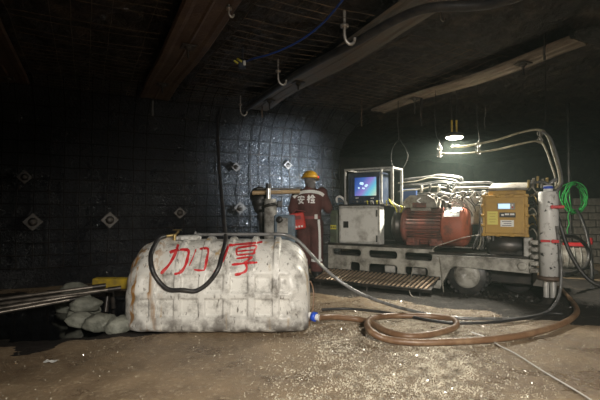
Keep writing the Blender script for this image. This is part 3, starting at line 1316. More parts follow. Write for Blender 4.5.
b0 = Pf(120, 329)
sandbag(gz(Pf(122, 329), -.01), (.140, .11, .085), R(30), 1, 'pale sandbag touching the left end of the tank', (0, -.12))
sandbag(gz(Pf(103, 327), -.02), (.165, .12, .095), R(-8), 2, 'plump grey sandbag second from the tank')
sandbag(gz(Pf(82, 322), -.03), (.145, .12, .085), R(28), 3, 'sandbag with a shiny pointed corner, third from the tank', (0, .18))
sandbag((-2.24, 4.53, -.03), (.16, .13, .115), R(50), 4, 'sandbag lying on the mud behind the pointed one')
sandbag((-2.19, 4.46, .10), (.15, .12, .08), R(10), 5, 'sandbag lying on another under the drill rods')
sandbag((-2.62, 5.02, -.04), (.20, .16, .145), R(0), 6, 'dark lower sandbag farthest from the camera')
sandbag((-2.58, 4.98, .175), (.155, .11, .075), R(-6), 7, 'flat pale sandbag on top, farthest from the tank')

for k, (x1, y1, x0, y0, lab) in enumerate((
        (103, 285.5, 0, 299, 'uppermost of the four drill rods leaning on the sandbags'),
        (118, 288, 0, 303.5, 'longest of the four drill rods, reaching farthest right'),
        (99, 291.5, 0, 308, 'third drill rod down, on the sandbags by the puddle'),
        (78, 298, 0, 312, 'lowest and shortest drill rod over the puddle'))):
    a = P(x1, y1, 4.62 - .03 * k)
    c = P(x0, y0, 4.28 - .05 * k)
    d = (c - a).normalized()
    tt = (a.z - .0) / -d.z if d.z < 0 else 2.6
    b = a + d * min(tt, 3.2)
    root = empty('drill_rod', b)
    m = MB()
    m.cyl(Vector((0, 0, 0)), a - b, .019, seg=12)
    m.build('rod', M['rod'], root)
    m = MB()
    m.cyl((a - b) * .972, (a - b) * 1.012, .025, seg=12)
    m.build('coupling', M['dark'], root)
    tag(root, lab, 'drill rod', 'drill rods leaning on the sandbags')

root = empty('yellow_trestle', (-1.76, 4.99, 0))
mb = MB()
mb.box((.0, 0, .285), (1.20, .12, .12), .01)
mb.build('beam', M['yellow'], root)
mb = MB()
mb.cyl((-.02, -.02, .33), (-.02, -.02, .45), .025, seg=10)
mb.build('chrome_pin', M['chrome'], root)
for sx in (-.42, .42):
    for sy in (-.1, .1):
        mb = MB()
        mb.cyl((sx, sy, -.02), (sx, sy * .4, .23), .025, seg=8)
        mb.build('leg', M['dark'], root)
tag(root, 'low yellow beam on legs half hidden behind the tank', 'trestle')

# crumpled scrap on the mud
mb = MB()
q = Pf(53, 360)
mb.smooth = False
mb.grid(lambda i, j: (.035 * (i - 2) + .01 * fbm(i, j, 1), .02 * (j - 1.5) + .008 * fbm(i, j, 9), .012 + .022 * abs(fbm(i * .9, j * .9, 4))), 5, 4)
o = mb.build('paper_scrap', M['paper'])
sol = o.modifiers.new('thickness', 'SOLIDIFY')
sol.thickness = .003
o.location = (q.x, q.y, floor_z(q.x, q.y) + .002)
o.scale = (.6, .7, .9)
tag(o, 'small crumpled white scrap on the mud at lower left', 'paper')

# ------------------------------------------------------------------ the worker
WK = Vector(((309.8 - 300) / FPX * 7.05, 7.05, 0))
mb = MB()


def limb(pts, rs):
    pts = [Vector(p) for p in pts]
    for k in range(len(pts) - 1):
        n = 6
        for i in range(n + 1):
            t = i / n
            q = pts[k].lerp(pts[k + 1], t)
            r = rs[k] + (rs[k + 1] - rs[k]) * t
            mb.ell(q, (r, r, r), 12, 8)


def bar(p0, p1, r0, r1):
    n = 8
    for i in range(n + 1):
        t = i / n
        q = Vector(p0).lerp(Vector(p1), t)
        r = [r0[k] + (r1[k] - r0[k]) * t for k in range(3)]
        mb.ell(q, r, 16, 10)


bar((0, 0, .93), (0, .0, 1.12), (.195, .15, .10), (.19, .145, .10))
bar((0, .0, 1.10), (0, .01, 1.33), (.19, .145, .10), (.225, .150, .10))
bar((0, .01, 1.33), (0, .01, 1.43), (.225, .15, .10), (.17, .115, .07))
bar((0, .02, 1.45), (0, .035, 1.57), (.062, .066, .05), (.056, .062, .05))
mb.ell((0, .045, 1.61), (.080, .100, .118), 20, 14)          # skull
mb.ell((0, .125, 1.565), (.052, .045, .065), 14, 10)           # jaw
mb.ell((0, .158, 1.59), (.014, .022, .026), 8, 6)            # nose
for s in (-1, 1):
    mb.ell((s * .082, .035, 1.59), (.012, .022, .034), 8, 6)  # ears
    mb.ell((s * .032, .132, 1.613), (.020, .016, .012), 8, 6)  # brow and lids
limb([(-.20, .005, 1.415), (-.285, -.01, 1.14), (-.225, .20, 1.04)], [.092, .078, .058])
limb([(.20, .005, 1.415), (.295, .06, 1.15), (.265, .33, 1.12)], [.092, .078, .058])
for s, (hx, hy, hz) in ((-1, (-.215, .27, 1.02)), (1, (.262, .41, 1.115))):
    mb.ell((hx, hy, hz), (.042, .055, .024), 12, 8)
for s in (-1, 1):
    limb([(s * .095, 0, .90), (s * .105, .015, .52), (s * .115, -.015, .16)], [.132, .118, .105])
    bar((s * .13, -.02, .12), (s * .13, -.02, .05), (.062, .075, .05), (.058, .11, .05))
    mb.ell((s * .135, .07, .045), (.052, .12, .045), 14, 8)
body_me = remesh(mb, .016, 4)
# five bent fingers on each hand
fm = MB()
for s, (hx, hy, hz) in ((-1, (-.215, .27, 1.02)), (1, (.262, .41, 1.115))):
    for k in range(4):
        ln = (.062, .076, .072, .056)[k]
        x0 = hx + (-.027 + .018 * k)
        fm.tube(spline([(x0, hy + .03, hz), (x0, hy + .03 + ln * .5, hz + .004), (x0, hy + .03 + ln * .85, hz - .018), (x0, hy + .03 + ln * .8, hz - .042)], 4), .0088, 8)
    fm.tube(spline([(hx - s * .03, hy - .015, hz), (hx - s * .055, hy + .015, hz - .01), (hx - s * .052, hy + .045, hz - .025)], 4), .0100, 8)
bm = bmesh.new()
bm.from_mesh(body_me)
bm.from_mesh(fm.mesh('fingers'))
bm.to_mesh(body_me)
bm.free()
for k in ('suit', 'skin', 'boot', 'glove'):
    body_me.materials.append(M[k])
# cloth folds
for v in body_me.vertices:
    z = v.co.z
    if .2 < z < 1.45 and not (v.co.y > .22):
        a = .010 * fbm(v.co.x * 9, v.co.y * 9, z * 7, 3)
        v.co += Vector((v.co.x, v.co.y, 0)).normalized() * a
for p in body_me.polygons:
    c = p.center
    p.use_smooth = True
    hand = (c.y > .225 and .95 < c.z < 1.09 and c.x < 0) or (c.y > .365 and 1.05 < c.z < 1.2 and c.x > 0)
    p.material_index = 1 if c.z > 1.50 else (3 if hand else (2 if c.z < .15 else 0))
person = link('person', body_me)
person.location = WK
person.rotation_euler.z = R(-8)
tag(person, 'worker in maroon coverall and yellow helmet, back to the camera, working at the rig', 'person')
person_bvh = BVHTree.FromPolygons([v.co for v in body_me.vertices], [tuple(p.vertices) for p in body_me.polygons])


def on_back(x, z, off=.006):
    hit, nrm, i, d = person_bvh.ray_cast(Vector((x, -1.2, z)), Vector((0, 1, 0)))
    if hit is None:
        return None
    return Vector((hit.x, hit.y - off, hit.z))


def patch(mbx, poly, w, n=6, off=.006, rows=3):
    pts = spline([Vector((a, b, 0)) for a, b in poly], n) if len(poly) > 2 else [Vector((*poly[0], 0)).lerp(Vector((*poly[1], 0)), k / 6) for k in range(7)]
    out = []
    for k, p in enumerate(pts):
        t = (pts[min(k + 1, len(pts) - 1)] - pts[max(k - 1, 0)]).normalized()
        nr = Vector((-t.y, t.x))
        row = [on_back(p.x + nr.x * w * s, p.y + nr.y * w * s, off) for s in [-1 + 2 * r / (rows - 1) for r in range(rows)]]
        if all(row):
            out.append(row)
    if len(out) > 1:
        mbx.grid(lambda i, j: out[j][i], rows, len(out))


mb = MB()
patch(mb, [(-.255, 1.335), (-.19, 1.395), (-.08, 1.425), (.06, 1.428), (.17, 1.405), (.235, 1.365)], .026)
o = mb.build('reflective_band', M['reflect'], person)
mb = MB()
patch(mb, [(.155, .98), (.165, .85), (.170, .7), (.172, .5), (.172, .34)], .018)
o = mb.build('reflective_band', M['reflect'], person)
mb = MB()
patch(mb, [(-.03, .33), (-.10, .325), (-.17, .33), (-.215, .335)], .022)
patch(mb, [(.215, .335), (.15, .325), (.08, .325), (.03, .33)], .022)
o = mb.build('reflective_band', M['reflect'], person)
mb = MB()
patch(mb, [(-.195, 1.02), (-.10, 1.015), (0, 1.012), (.10, 1.015), (.195, 1.02)], .022, off=.010)
o = mb.build('belt', M['belt'], person)
mb = MB()
q = on_back(.115, 1.015)
mb.box((q.x, q.y - .008, q.z + .01), (.05, .018, .075), .005, None)
mb.build('belt_clip', M['labelwhite'], person)

# the two printed characters, stroke by stroke in a unit square
AN = [[(.5, 1.0), (.53, .9)], [(.12, .86), (.10, .70)], [(.12, .84), (.5, .85), (.92, .84)], [(.92, .84), (.86, .72)],
      [(.46, .74), (.38, .55), (.26, .34), (.5, .20), (.86, .02)], [(.70, .52), (.58, .28), (.36, .10), (.10, .0)], [(.04, .50), (.5, .51), (.96, .52)]]
JIAN = [[(.02, .72), (.20, .73), (.38, .74)], [(.20, 1.0), (.20, .5), (.20, .0)], [(.19, .68), (.12, .48), (.02, .34)], [(.22, .62), (.30, .54), (.37, .46)],
        [(.68, 1.0), (.56, .80), (.40, .62)], [(.68, .98), (.80, .80), (.98, .64)], [(.54, .60), (.68, .60), (.82, .60)],
        [(.50, .44), (.54, .30), (.56, .20)], [(.68, .46), (.70, .34), (.70, .22)], [(.90, .46), (.84, .30), (.78, .12)], [(.42, .04), (.70, .04), (.98, .05)]]
for gl, x0, z0 in ((AN, -.190, 1.235), (JIAN, -.025, 1.245)):
    mb = MB()
    for st in gl:
        patch(mb, [(x0 + a * .125, z0 + b * .13) for a, b in st], .0110, n=4, rows=2, off=.007)
    o = mb.build('white_character', M['letter'], person)

# collar / neck cloth, hair
mb = MB()
mb.lathe([(-.03, .105), (.0, .10), (.035, .088), (.05, .08), (.02, .07)], (0, .02, 1.47), (0, .15, 1), 20)
mb.build('collar', M['suit'], person)
mb = MB()
mb.ell((0, .028, 1.60), (.092, .104, .10), 18, 12)
mb.ell((.03, -.03, 1.53), (.07, .05, .07), 14, 10)
mb.build('hair', M['hair'], person)

# helmet with brim, peak and cap lamp
HT = Matrix.Translation((0, .045, 1.650)) @ Matrix.Rotation(R(-16), 4, 'Z') @ Matrix.Rotation(R(-6), 4, 'X')
mb = MB()
dome = [(.0, .125), (.02, .127), (.05, .122), (.08, .108), (.105, .084), (.122, .05), (.128, .0)]
vs = []
mb.lathe(dome, (0, 0, 0), (0, 0, 1), 28, HT @ Matrix.Diagonal((1.0, 1.16, 1, 1)))
mb.lathe([(0, .12), (.006, .145), (-.004, .150), (-.008, .12)], (0, 0, 0), (0, 0, 1), 28, HT @ Matrix.Diagonal((1.0, 1.16, 1, 1)))
mb.box((0, .155, -.004), (.16, .07, .008), .003, HT)
hm = mb.build('helmet', M['helmet'], person)
mb = MB()
for s in (-1, 0, 1):
    pts = [(s * .04, -.13 + .26 * k / 8, .004 + .126 * math.sin(PI * k / 8) * (1 - .08 * abs(s)) ) for k in range(1, 8)]
    mb.tube([HT @ Vector(p) for p in pts], .007, 6)
mb.build('ridge', M['helmet'], hm)
mb = MB()
mb.lathe([(0, .026), (.03, .03), (.045, .03), (.045, .0)], HT @ Vector((0, .135, .055)), (HT.to_3x3() @ Vector((0, 1, .1))), 14)
mb.build('cap_lamp', M['dark'], hm)
mb = MB()
mb.box((.118, .06, .03), (.02, .035, .03), .005, HT)
mb.build('red_light', M['redled'], hm)
# the cap lamp's beam, towards the rib in front of the worker
cl = add_light('cap_lamp_light', 'SPOT', HT @ Vector((0, .20, .06)), L_CAP, (.80, .90, 1.0), person, spot_size=R(115), spot_blend=.9, shadow_soft_size=.02)
aim(cl, Vector(cl.location) + Vector((-.85, 1.0, .02)))

# red pouch slung on the hip
q = person.matrix_basis @ Vector((-.175, -.20, .955))
rot = Matrix.Rotation(R(-8), 4, 'Z')
root = empty('pouch', q, R(-8))
root.scale = (1.22, 1.1, 1.18)
mb = MB()
mb.box((0, 0, .0), (.20, .07, .22), .02, Matrix.Rotation(R(-9), 4, 'Y'))
mb.build('pouch_body', M['redbag'], root)
mb = MB()
mb.box((0, -.036, .052), (.19, .018, .10), .008, Matrix.Rotation(R(-9), 4, 'Y'))
fl = mb.build('flap', M['redbag'], root)
mb = MB()
mb.box((.02, -.05, .045), (.075, .006, .05), .002, Matrix.Rotation(R(-9), 4, 'Y'))
mb.build('dark_panel', M['belt'], fl)
for k in range(4):
    mb = MB()
    mb.box((-.055 + .036 * k, -.037, -.075), (.022, .006, .026), .001, Matrix.Rotation(R(-9), 4, 'Y'))
    mb.build('white_mark', M['labelwhite'], root)
mb = MB()
mb.tube([(-.07, .02, .10), (-.02, .03, .15), (.10, .04, .13)], .008, 6)
mb.build('strap', M['belt'], root)
tag(root, 'red pouch with white marks hung on the worker\'s left hip', 'pouch')

# ------------------------------------------------------------------ drill head and props left of the worker
PZ = 6.55
pp = P(270.5, 212, PZ)
root = empty('support_prop', (pp.x, pp.y, 0))
mb = MB()
mb.lathe([(.0, .11), (.03, .11), (.03, .095), (1.26, .095), (1.28, .085), (1.30, .085)], (0, 0, 0), (0, 0, 1), 22)
mb.build('barrel', M['steelgrey'], root)
mb = MB()
mb.cyl((-.03, 0, 1.28), (-.03, 0, 1.46), .036, seg=14)
mb.build('piston', M['chrome'], root)
mb = MB()
mb.cyl((-.03, 0, 1.46), (-.03, 0, 1.53), .042, seg=14)
mb.build('cap', M['rubber'], root)
mb = MB()
ringp = [(.115 * math.cos(2 * PI * k / 20), .115 * math.sin(2 * PI * k / 20), 1.19 + .03 * math.cos(2 * PI * k / 20 + .6)) for k in range(21)]
mb.tube(ringp, .022, 8, False)
mb.box((.14, -.05, 1.22), (.07, .07, .10), .01)
mb.build('clamp', M['dark'], root)
tag(root, 'upright grey support prop with black clamp left of the worker', 'prop')

a = P(252.5, 193, 6.85)
b = P(300, 191.5, 6.85)
root = empty('drill_string', a)
mb = MB()
mb.cyl((0, 0, 0), b - a, .034, seg=14)
mb.build('tube', M['wood'], root)
mb = MB()
mb.box(((b - a) * .5 + Vector((0.05, .02, .055))), (.72, .05, .030), .006)
mb.build('dark_rail', M['dark'], root)
tag(root, 'cream drill tube lying level behind the prop and the worker', 'drill tube')

q = P(259, 196, 6.95)
root = empty('dust_collar', (q.x, q.y, 0))
mb = MB()
mb.lathe([(0, .0), (0, .15), (.05, .155), (.09, .12), (.12, .06)], (0, .0, q.z), (.15, 1, 0), 26)
mb.build('rubber_disc', M['rubber'], root)
mb = MB()
mb.tube(spline([(.0, .05, q.z - .05), (.02, .06, q.z - .2), (.05, .06, q.z - .4), (.08, .05, .35), (.1, .05, .0)], 6), [.13] * 4 + [.11] * 4 + [.08] * 4 + [.06] * 13, 14)
mb.build('drain_sleeve', M['rubber'], root)
tag(root, 'black rubber dust collar and sleeve round the drill tube', 'collar')

q = P(285, 225, 6.5)
root = empty('valve_box', (q.x, q.y, 0), R(-6))
mb = MB()
mb.box((0, 0, .85), (.29, .24, .42), .015)
bd = mb.build('box_body', M['bluegrey'], root)
mb = MB()
mb.box((-.02, -.125, .90), (.16, .014, .22), .004)
mb.build('front_plate', M['steelgrey'], root)
mb = MB()
mb.lathe([(0, .05), (.03, .05), (.045, .03), (.045, 0)], (-.06, -.13, .99), (0, -1, 0), 16)
mb.build('gauge', M['dark'], root)
for sx in (-.1, .1):
    for sy in (-.08, .08):
        mb = MB()
        mb.box((sx, sy, .32), (.04, .04, .64), .004)
        mb.build('leg', M['dark'], root)
tag(root, 'blue-grey valve box on legs between the prop and the worker', 'valve box')

# ------------------------------------------------------------------ drilling rig
YAW = R(-33)
M0 = Vector((3.0, 5.23, 0))
rig = empty('drilling_rig', M0, YAW)
tag(rig, 'long grey crawler drilling rig with screen, red motor and ochre control box', 'drilling rig')


def part(name, m, material, parent=rig, label=None):
    o = m.build(name, material, parent)
    if label:
        o['label'] = label
    return o


# chassis
hol = [rrect(-2.98, -2.47, .425, .535, .05), rrect(-2.36, -1.90, .415, .535, .05), rrect(-1.80, -1.40, .415, .53, .045),
       rrect(-2.67, -2.49, .19, .34, .05), rrect(-2.36, -1.90, .18, .335, .05), rrect(-1.80, -1.46, .20, .33, .05)]
outer = [(-3.04, .58), (-3.04, .17), (-2.9, .12), (-1.50, .12), (-1.44, .06), (-1.30, .06), (-1.17, .33), (-1.10, .375), (-.20, .345), (-.17, .37), (-.17, .51), (-1.36, .515), (-1.40, .58)]
side = plate_with_holes('side_frame', outer, hol, .05, M['framegrey'], rig)
plate_with_holes('side_frame', outer, hol, .05, M['framegrey'], rig, y=1.05)
m = MB()
m.box((-2.22, .55, .60), (1.66, 1.12, .035), .006)
m.box((-.80, .55, .535), (1.30, 1.12, .035), .006)
part('deck', m, M['dark'])
m = MB()
m.box((-2.86, .02, .24), (.30, .02, .22), .006)
part('corner_panel', m, M['greenpaint'])
m = MB()
m.box((-1.6, .55, .30), (2.8, .5, .30), .02)
m.box((-2.05, .2, .27), (.14, .14, .14), .01)
part('belly_tank', m, M['dark'])
m = MB()
m.box((-2.05, .12, .26), (.16, .10, .11), .012)
part('valve_block', m, M['steelgrey'])
m = MB()
m.box((-1.62, .12, .26), (.20, .10, .10), .012)
part('valve_block', m, M['steelgrey'])
m = MB()
m.box((-1.27, -.012, .505), (.26, .03, .012), .003)
m.box((-.75, -.012, .515), (.9, .03, .012), .003)
part('rail_lip', m, M['steelgrey'])
m = MB()
m.lathe([(0, .055), (.02, .055), (.03, .045), (.03, .03)], (-.29, -.002, .43), (0, -1, 0), 16)
m.box((-.29, -.004, .43), (.14, .014, .13), .004)
part('tow_boss', m, M['framegrey'])
for x, z in ((-3.0, .56), (-2.42, .555), (-2.42, .38), (-1.85, .555), (-1.85, .37), (-2.42, .15), (-1.6, .15), (-1.33, .47), (-1.0, .47), (-.55, .47)):
    m = MB()
    m.cyl((x, 0, z), (x, -.014, z), .016, seg=6)
    part('bolt', m, M['steelgrey'], side)

# foot plate of slanted treads, its outer edge lower
FPM = Matrix.Translation((-2.18, -.215, .145)) @ Matrix.Rotation(R(17), 4, 'X')
fp = MB()
fp.box((0, 0, -.012), (1.74, .40, .012), .003, FPM)
fp.box((0, -.205, -.01), (1.78, .02, .045), .004, FPM)
fp.box((0, .205, -.01), (1.78, .02, .045), .004, FPM)
fpo = part('foot_plate', fp, M['dark'])
tb = MB()
tb.box((0, 0, 0), (.030, .385, .018), .004)
tme = tb.mesh('tread_bar')
tme.materials.append(M['tread'])
for k in range(27):
    o = link('tread_bar', tme, fpo, fix=(k == 0))
    o.matrix_local = FPM @ Matrix.Translation((-.83 + .0638 * k, 0, .008)) @ Matrix.Rotation(R(-10), 4, 'Z')
for x in (-2.95, -2.2, -1.45):
    m = MB()
    m.tube([(x, -.02, .17), (x, -.20, .115), (x, -.40, .06), (x, -.41, -.01)], .016, 6)
    part('bracket', m, M['dark'], fpo)

# crawler wheels
for (x, y) in ((-.96, .04), (-.96, .82)):
    m = MB()
    m.lathe([(0, .10), (0, .235), (.03, .262), (.20, .262), (.23, .235), (.23, .10)], (x, y, .255), (0, 1, 0), 30)
    for k in range(22):
        a = 2 * PI * k / 22
        m.box((0, 0, .262), (.045, .22, .03), .004, Matrix.Translation((x, y + .115, .255)) @ Matrix.Rotation(a, 4, 'Y'))
    wh = part('wheel', m, M['rubber'])
    m = MB()
    m.lathe([(0, .0), (-.022, .05), (-.022, .135), (-.004, .165), (.02, .175)], (x, y - .004, .255), (0, 1, 0), 26)
    part('hub', m, M['framegrey'], wh)
for (x, y) in ((-.42, .52), (-2.75, .30), (-2.75, .82), (-.42, .82)):
    m = MB()
    m.lathe([(0, .08), (0, .19), (.03, .215), (.20, .215), (.23, .19), (.23, .08)], (x, y, .215), (0, 1, 0), 24)
    part('wheel', m, M['rubber'])

# control cabinet at the left end
m = MB()
m.box((-2.535, .14, .895), (.69, .18, .60), .012)
cabn = part('control_cabinet', m, M['cabinet'])
m = MB()
m.box((-2.53, .045, .90), (.62, .02, .50), .006)
door = part('cabinet_door', m, M['cabinet'], cabn)
m = MB()
m.box((-2.53, .046, 1.172), (.68, .014, .03), .004)
m.box((-2.53, .046, .622), (.68, .014, .035), .004)
m.box((-2.855, .046, .895), (.03, .014, .58), .004)
m.box((-2.208, .046, .895), (.035, .014, .58), .004)
part('door_frame', m, M['cage'], cabn)
m = MB()
m.box((-2.745, .03, .905), (.085, .02, .10), .006)
m.box((-2.745, .015, .905), (.03, .02, .065), .004)
part('latch', m, M['dark'], cabn)
for z in (.70, 1.08):
    m = MB()
    m.cyl((-2.232, .03, z - .05), (-2.232, .03, z + .05), .013, seg=8)
    part('hinge', m, M['dark'], cabn)

# screen and its bar cage
m = MB()
m.box((-2.49, .32, 1.465), (.55, .34, .50), .02)
mon = part('monitor', m, M['monitorcase'])
m = MB()
m.box((-2.49, .145, 1.665), (.52, .02, .05), .006)
m.box((-2.49, .145, 1.285), (.52, .02, .11), .006)
m.box((-2.725, .145, 1.48), (.055, .02, .34), .006)
m.box((-2.255, .145, 1.48), (.055, .02, .34), .006)
part('bezel', m, M['monitorcase'], mon)
m = MB()
m.box((-2.46, .146, 1.495), (.375, .006, .285), .001)
part('screen', m, M['screen'], mon)
for cx_, cz_, r_ in ((-2.54, 1.545, .022), (-2.515, 1.540, .024), (-2.455, 1.505, .022), (-2.435, 1.515, .016), (-2.575, 1.475, .016), (-2.505, 1.468, .014), (-2.485, 1.465, .013)):
    m = MB()
    m.cyl((cx_, .144, cz_), (cx_, .141, cz_), r_, seg=10)
    part('screen_mark', m, M['lcd'], mon)
for k in range(6):
    m = MB()
    m.cyl((-2.66 + .065 * k, .136, 1.262), (-2.66 + .065 * k, .122, 1.262), .013, seg=10)
    part('button', m, M['cage'] if k % 2 else M['dark'], mon)
for x in (-2.60, -2.36, -2.33):
    m = MB()
    m.box((x, .133, 1.318 if x < -2.5 else 1.312), (.05 if x < -2.5 else .025, .004, .014), .001)
    part('printed_mark', m, M['labelwhite'], mon)
for (x, y) in ((-2.80, .12), (-2.19, .12), (-2.02, .12), (-2.80, .52), (-2.02, .52)):
    m = MB()
    m.box((x, y, 1.465), (.026 if x < -2.1 else .04, .026, .58), .004)
    part('cage_bar', m, M['cage'])
for (x0, x1, y) in ((-2.815, -2.0, .12), (-2.815, -2.0, .52)):
    m = MB()
    m.box(((x0 + x1) / 2, y, 1.765), (x1 - x0, .028, .028), .004)
    part('cage_bar', m, M['cage'])
for x in (-2.80, -2.02):
    m = MB()
    m.box((x, .32, 1.765), (.028, .42, .028), .004)
    part('cage_bar', m, M['cage'])
m = MB()
m.box((-2.51, .30, 1.205), (.76, .48, .025), .004)
part('shelf', m, M['dark'])

# lever bank on the shelf below the screen
for k in range(7):
    m = MB()
    x = -2.40 + .05 * k
    m.cyl((x, .10, 1.20), (x + .012 * math.sin(k * 2.3), .07, 1.255), .007, seg=6)
    m.ell((x + .012 * math.sin(k * 2.3), .068, 1.262), (.014, .014, .014), 8, 6)
    part('lever', m, M['cage'] if k % 3 else M['yellowtape'])

# green end post with its yellow warning label
m = MB()
m.box((-2.965, .10, .84), (.14, .14, .50), .02)
m.box((-2.965, .10, 1.10), (.11, .11, .06), .015)
gp = part('end_post', m, M['greenpaint'])
m = MB()
m.box((-2.965, .027, .86), (.10, .008, .065), .001)
wl = part('warning_label', m, M['yellowtape'], gp)
for k in range(3):
    m = MB()
    m.box((-2.998 + .033 * k, .0225, .86), (.018, .003, .03), .0005)
    part('label_mark', m, M['labelblack'], gp)
# pale hose wraps between worker and screen
for k in range(4):
    m = MB()
    pts = [(-2.99, .2 + .03 * k, 1.26 - .035 * k), (-2.97, .16 + .03 * k, 1.33 - .03 * k), (-2.90, .15 + .03 * k, 1.345 - .035 * k), (-2.84, .2 + .03 * k, 1.27 - .03 * k), (-2.83, .26, 1.15)]
    m.tube(spline(pts, 6), .019, 8)
    part('wrapped_hose', m, (M['labelwhite'], M['bluegrey'], M['hosegrey'], M['bluegrey'])[k])

# motor
AX, AZ, MR = .40, .89, .262
m = MB()
m.lathe([(-1.90, .20), (-1.90, .285), (-1.84, .285), (-1.83, .245), (-1.32, .245), (-1.32, .24)], (0, AX, AZ), (1, 0, 0), 36)
motor = part('electric_motor', m, M['motor'])
fin = MB()
fin.box((0, 0, .255), (.50, .013, .050), .003)
fme = fin.mesh('cooling_fin')
fme.materials.append(M['motor'])
for k in range(30):
    a = 2 * PI * k / 30
    if 60 < math.degrees(a) < 120:
        pass
    o = link('cooling_fin', fme, motor, fix=(k == 0))
    o.matrix_local = Matrix.Translation((-1.575, AX, AZ)) @ Matrix.Rotation(a, 4, 'X')
m = MB()
m.lathe([(-1.325, .24), (-1.325, .275), (-1.30, .287), (-1.06, .287), (-1.02, .262), (-.985, .19), (-.98, .0)], (0, AX, AZ), (1, 0, 0), 12)
cowl = part('fan_cowl', m, M['motororange'], motor)
m = MB()
for k in range(7):
    a = R(112 + 5.5 * k)
    a2 = R(112 + 5.5 * (k + 1))
    y0, z0 = AX + .297 * math.cos(a), AZ + .297 * math.sin(a)
    y1, z1 = AX + .297 * math.cos(a2), AZ + .297 * math.sin(a2)
    m.add([(-1.28, y0, z0), (-1.07, y0, z0), (-1.07, y1, z1), (-1.28, y1, z1)], [(0, 1, 2, 3)])
pl = part('name_plate', m, M['labelwhite'], motor)
for k in range(4):
    m = MB()
    for t in range(2):
        a = R(116 + 7.0 * k)
        y0, z0 = AX + .299 * math.cos(a), AZ + .299 * math.sin(a)
        x0 = -1.24 + .10 * t
        m.box((x0 + .035, y0, z0), (.05 + .02 * ((k + t) % 2), .004, .008), .0005)
    part('plate_line', m, M['labelblack'], motor)
m = MB()
m.lathe([(-2.06, .10), (-2.06, .235), (-2.03, .26), (-1.97, .26), (-1.95, .23), (-1.90, .23)], (0, AX, AZ), (1, 0, 0), 30)
for k in range(10):
    a = 2 * PI * k / 10
    m.cyl((-2.07, AX + .20 * math.cos(a), AZ + .20 * math.sin(a)), (-2.04, AX + .20 * math.cos(a), AZ + .20 * math.sin(a)), .018, seg=6)
part('coupling_flange', m, M['dark'], motor)
for x in (-1.74, -1.40):
    m = MB()
    m.box((x, AX - .15, .655), (.19, .16, .10), .012)
    m.box((x - .02, AX - .22, .69), (.10, .05, .07), .012)
    part('motor_foot', m, M['motor'], motor)
m = MB()
m.box((-1.60, AX - .17, .612), (.85, .2, .02), .004)
part('mounting_plate', m, M['dark'], motor)
m = MB()
prt = [(-1.90, 1.165), (-1.86, 1.28), (-1.78, 1.345), (-1.52, 1.345), (-1.42, 1.28), (-1.38, 1.165)]
m.smooth = False
n = len(prt)
m.add([(x, AX - .20, z) for x, z in prt] + [(x, AX + .14, z) for x, z in prt], [tuple(range(n)), tuple(range(2 * n - 1, n - 1, -1))] + [(k, (k + 1) % n, n + (k + 1) % n, n + k) for k in range(n)])
m.box((-1.64, AX - .03, 1.13), (.30, .24, .12), .01)
tbx = part('terminal_box', m, M['stone_dust'], motor)
m = MB()
m.box((-1.64, AX - .205, 1.20), (.20, .012, .07), .004)
part('terminal_cover', m, M['motor'], motor)
for s in (-1, 1):
    m = MB()
    A = Vector((-1.672, AX - .206, 1.265))
    B = Vector((-1.615, AX - .206, 1.265 + s * .038))
    d = (B - A).normalized()
    w = Vector((-d.z, 0, d.x)) * .008
    m.smooth = False
    m.add([A - w, B - w, B + w, A + w, A - w - Vector((0, .003, 0)), B - w - Vector((0, .003, 0)), B + w - Vector((0, .003, 0)), A + w - Vector((0, .003, 0))],
          [(0, 1, 2, 3), (7, 6, 5, 4), (0, 4, 5, 1), (1, 5, 6, 2), (2, 6, 7, 3), (3, 7, 4, 0)])
    part('arrow_stroke', m, M['letter'], motor)
rr = random.Random(11)
for k in range(7):
    m = MB()
    x = -1.55 + .05 * k
    m.cyl((x, AX - .10 + .05 * rr.random(), 1.25 - .02 * k), (x + .03, AX - .12, 1.37 - .028 * k), .022, seg=8)
    m.cyl((x + .03, AX - .12, 1.36 - .028 * k), (x + .034, AX - .125, 1.385 - .028 * k), .029, seg=6)
    part('cable_gland', m, M['stone_dust'] if k % 2 else M['dark'], motor)

# hose bundle behind the motor
for k in range(7):
    m = MB()
    yy = .58 + .055 * (k % 4)
    z0 = 1.44 + .032 * k + .006 * (k % 3)
    pts = [(-2.10, yy, z0 - .02), (-1.95, yy - .02, z0 + .012 * math.sin(k)), (-1.78, yy - .03, z0 + .005), (-1.60, yy - .02, z0 + .03 + .015 * math.sin(k * 2)),
           (-1.45, yy - .02, z0 + .035), (-1.30 + .02 * k, yy, z0 - .01), (-1.24 + .018 * k, yy, z0 - .09), (-1.22 + .016 * k, yy + .03, 1.28), (-1.20 + .016 * k, yy + .05, 1.0)]
    m.tube(spline(pts, 6), .0085 + .004 * (k % 3 == 0), 8)
    part('hydraulic_hose', m, (M['cablewhite'], M['rubber'], M['hosegrey'], M['rubber'])[k % 4])
for k in range(4):
    m = MB()
    x = -1.72 + .13 * k
    m.lathe([(0, .026), (.05, .026), (.06, .018), (.11, .018)], (x, .56, 1.40 + .012 * (k % 2)), (.2, -.3, 1), 10)
    part('hose_fitting', m, M['dark'] if k % 2 else M['stone_dust'])
m = MB()
m.box((-1.62, .70, 1.12), (.75, .22, .52), .015)
m.box((-1.62, .70, 1.38), (.55, .12, .04), .01)
part('manifold', m, M['dark'])
# blue sheet behind the cage
m = MB()
m.box((-1.93, .60, 1.36), (.26, .05, .20), .01)
part('blue_panel', m, mat('blue_paint', (.03, .06, .16), .5))
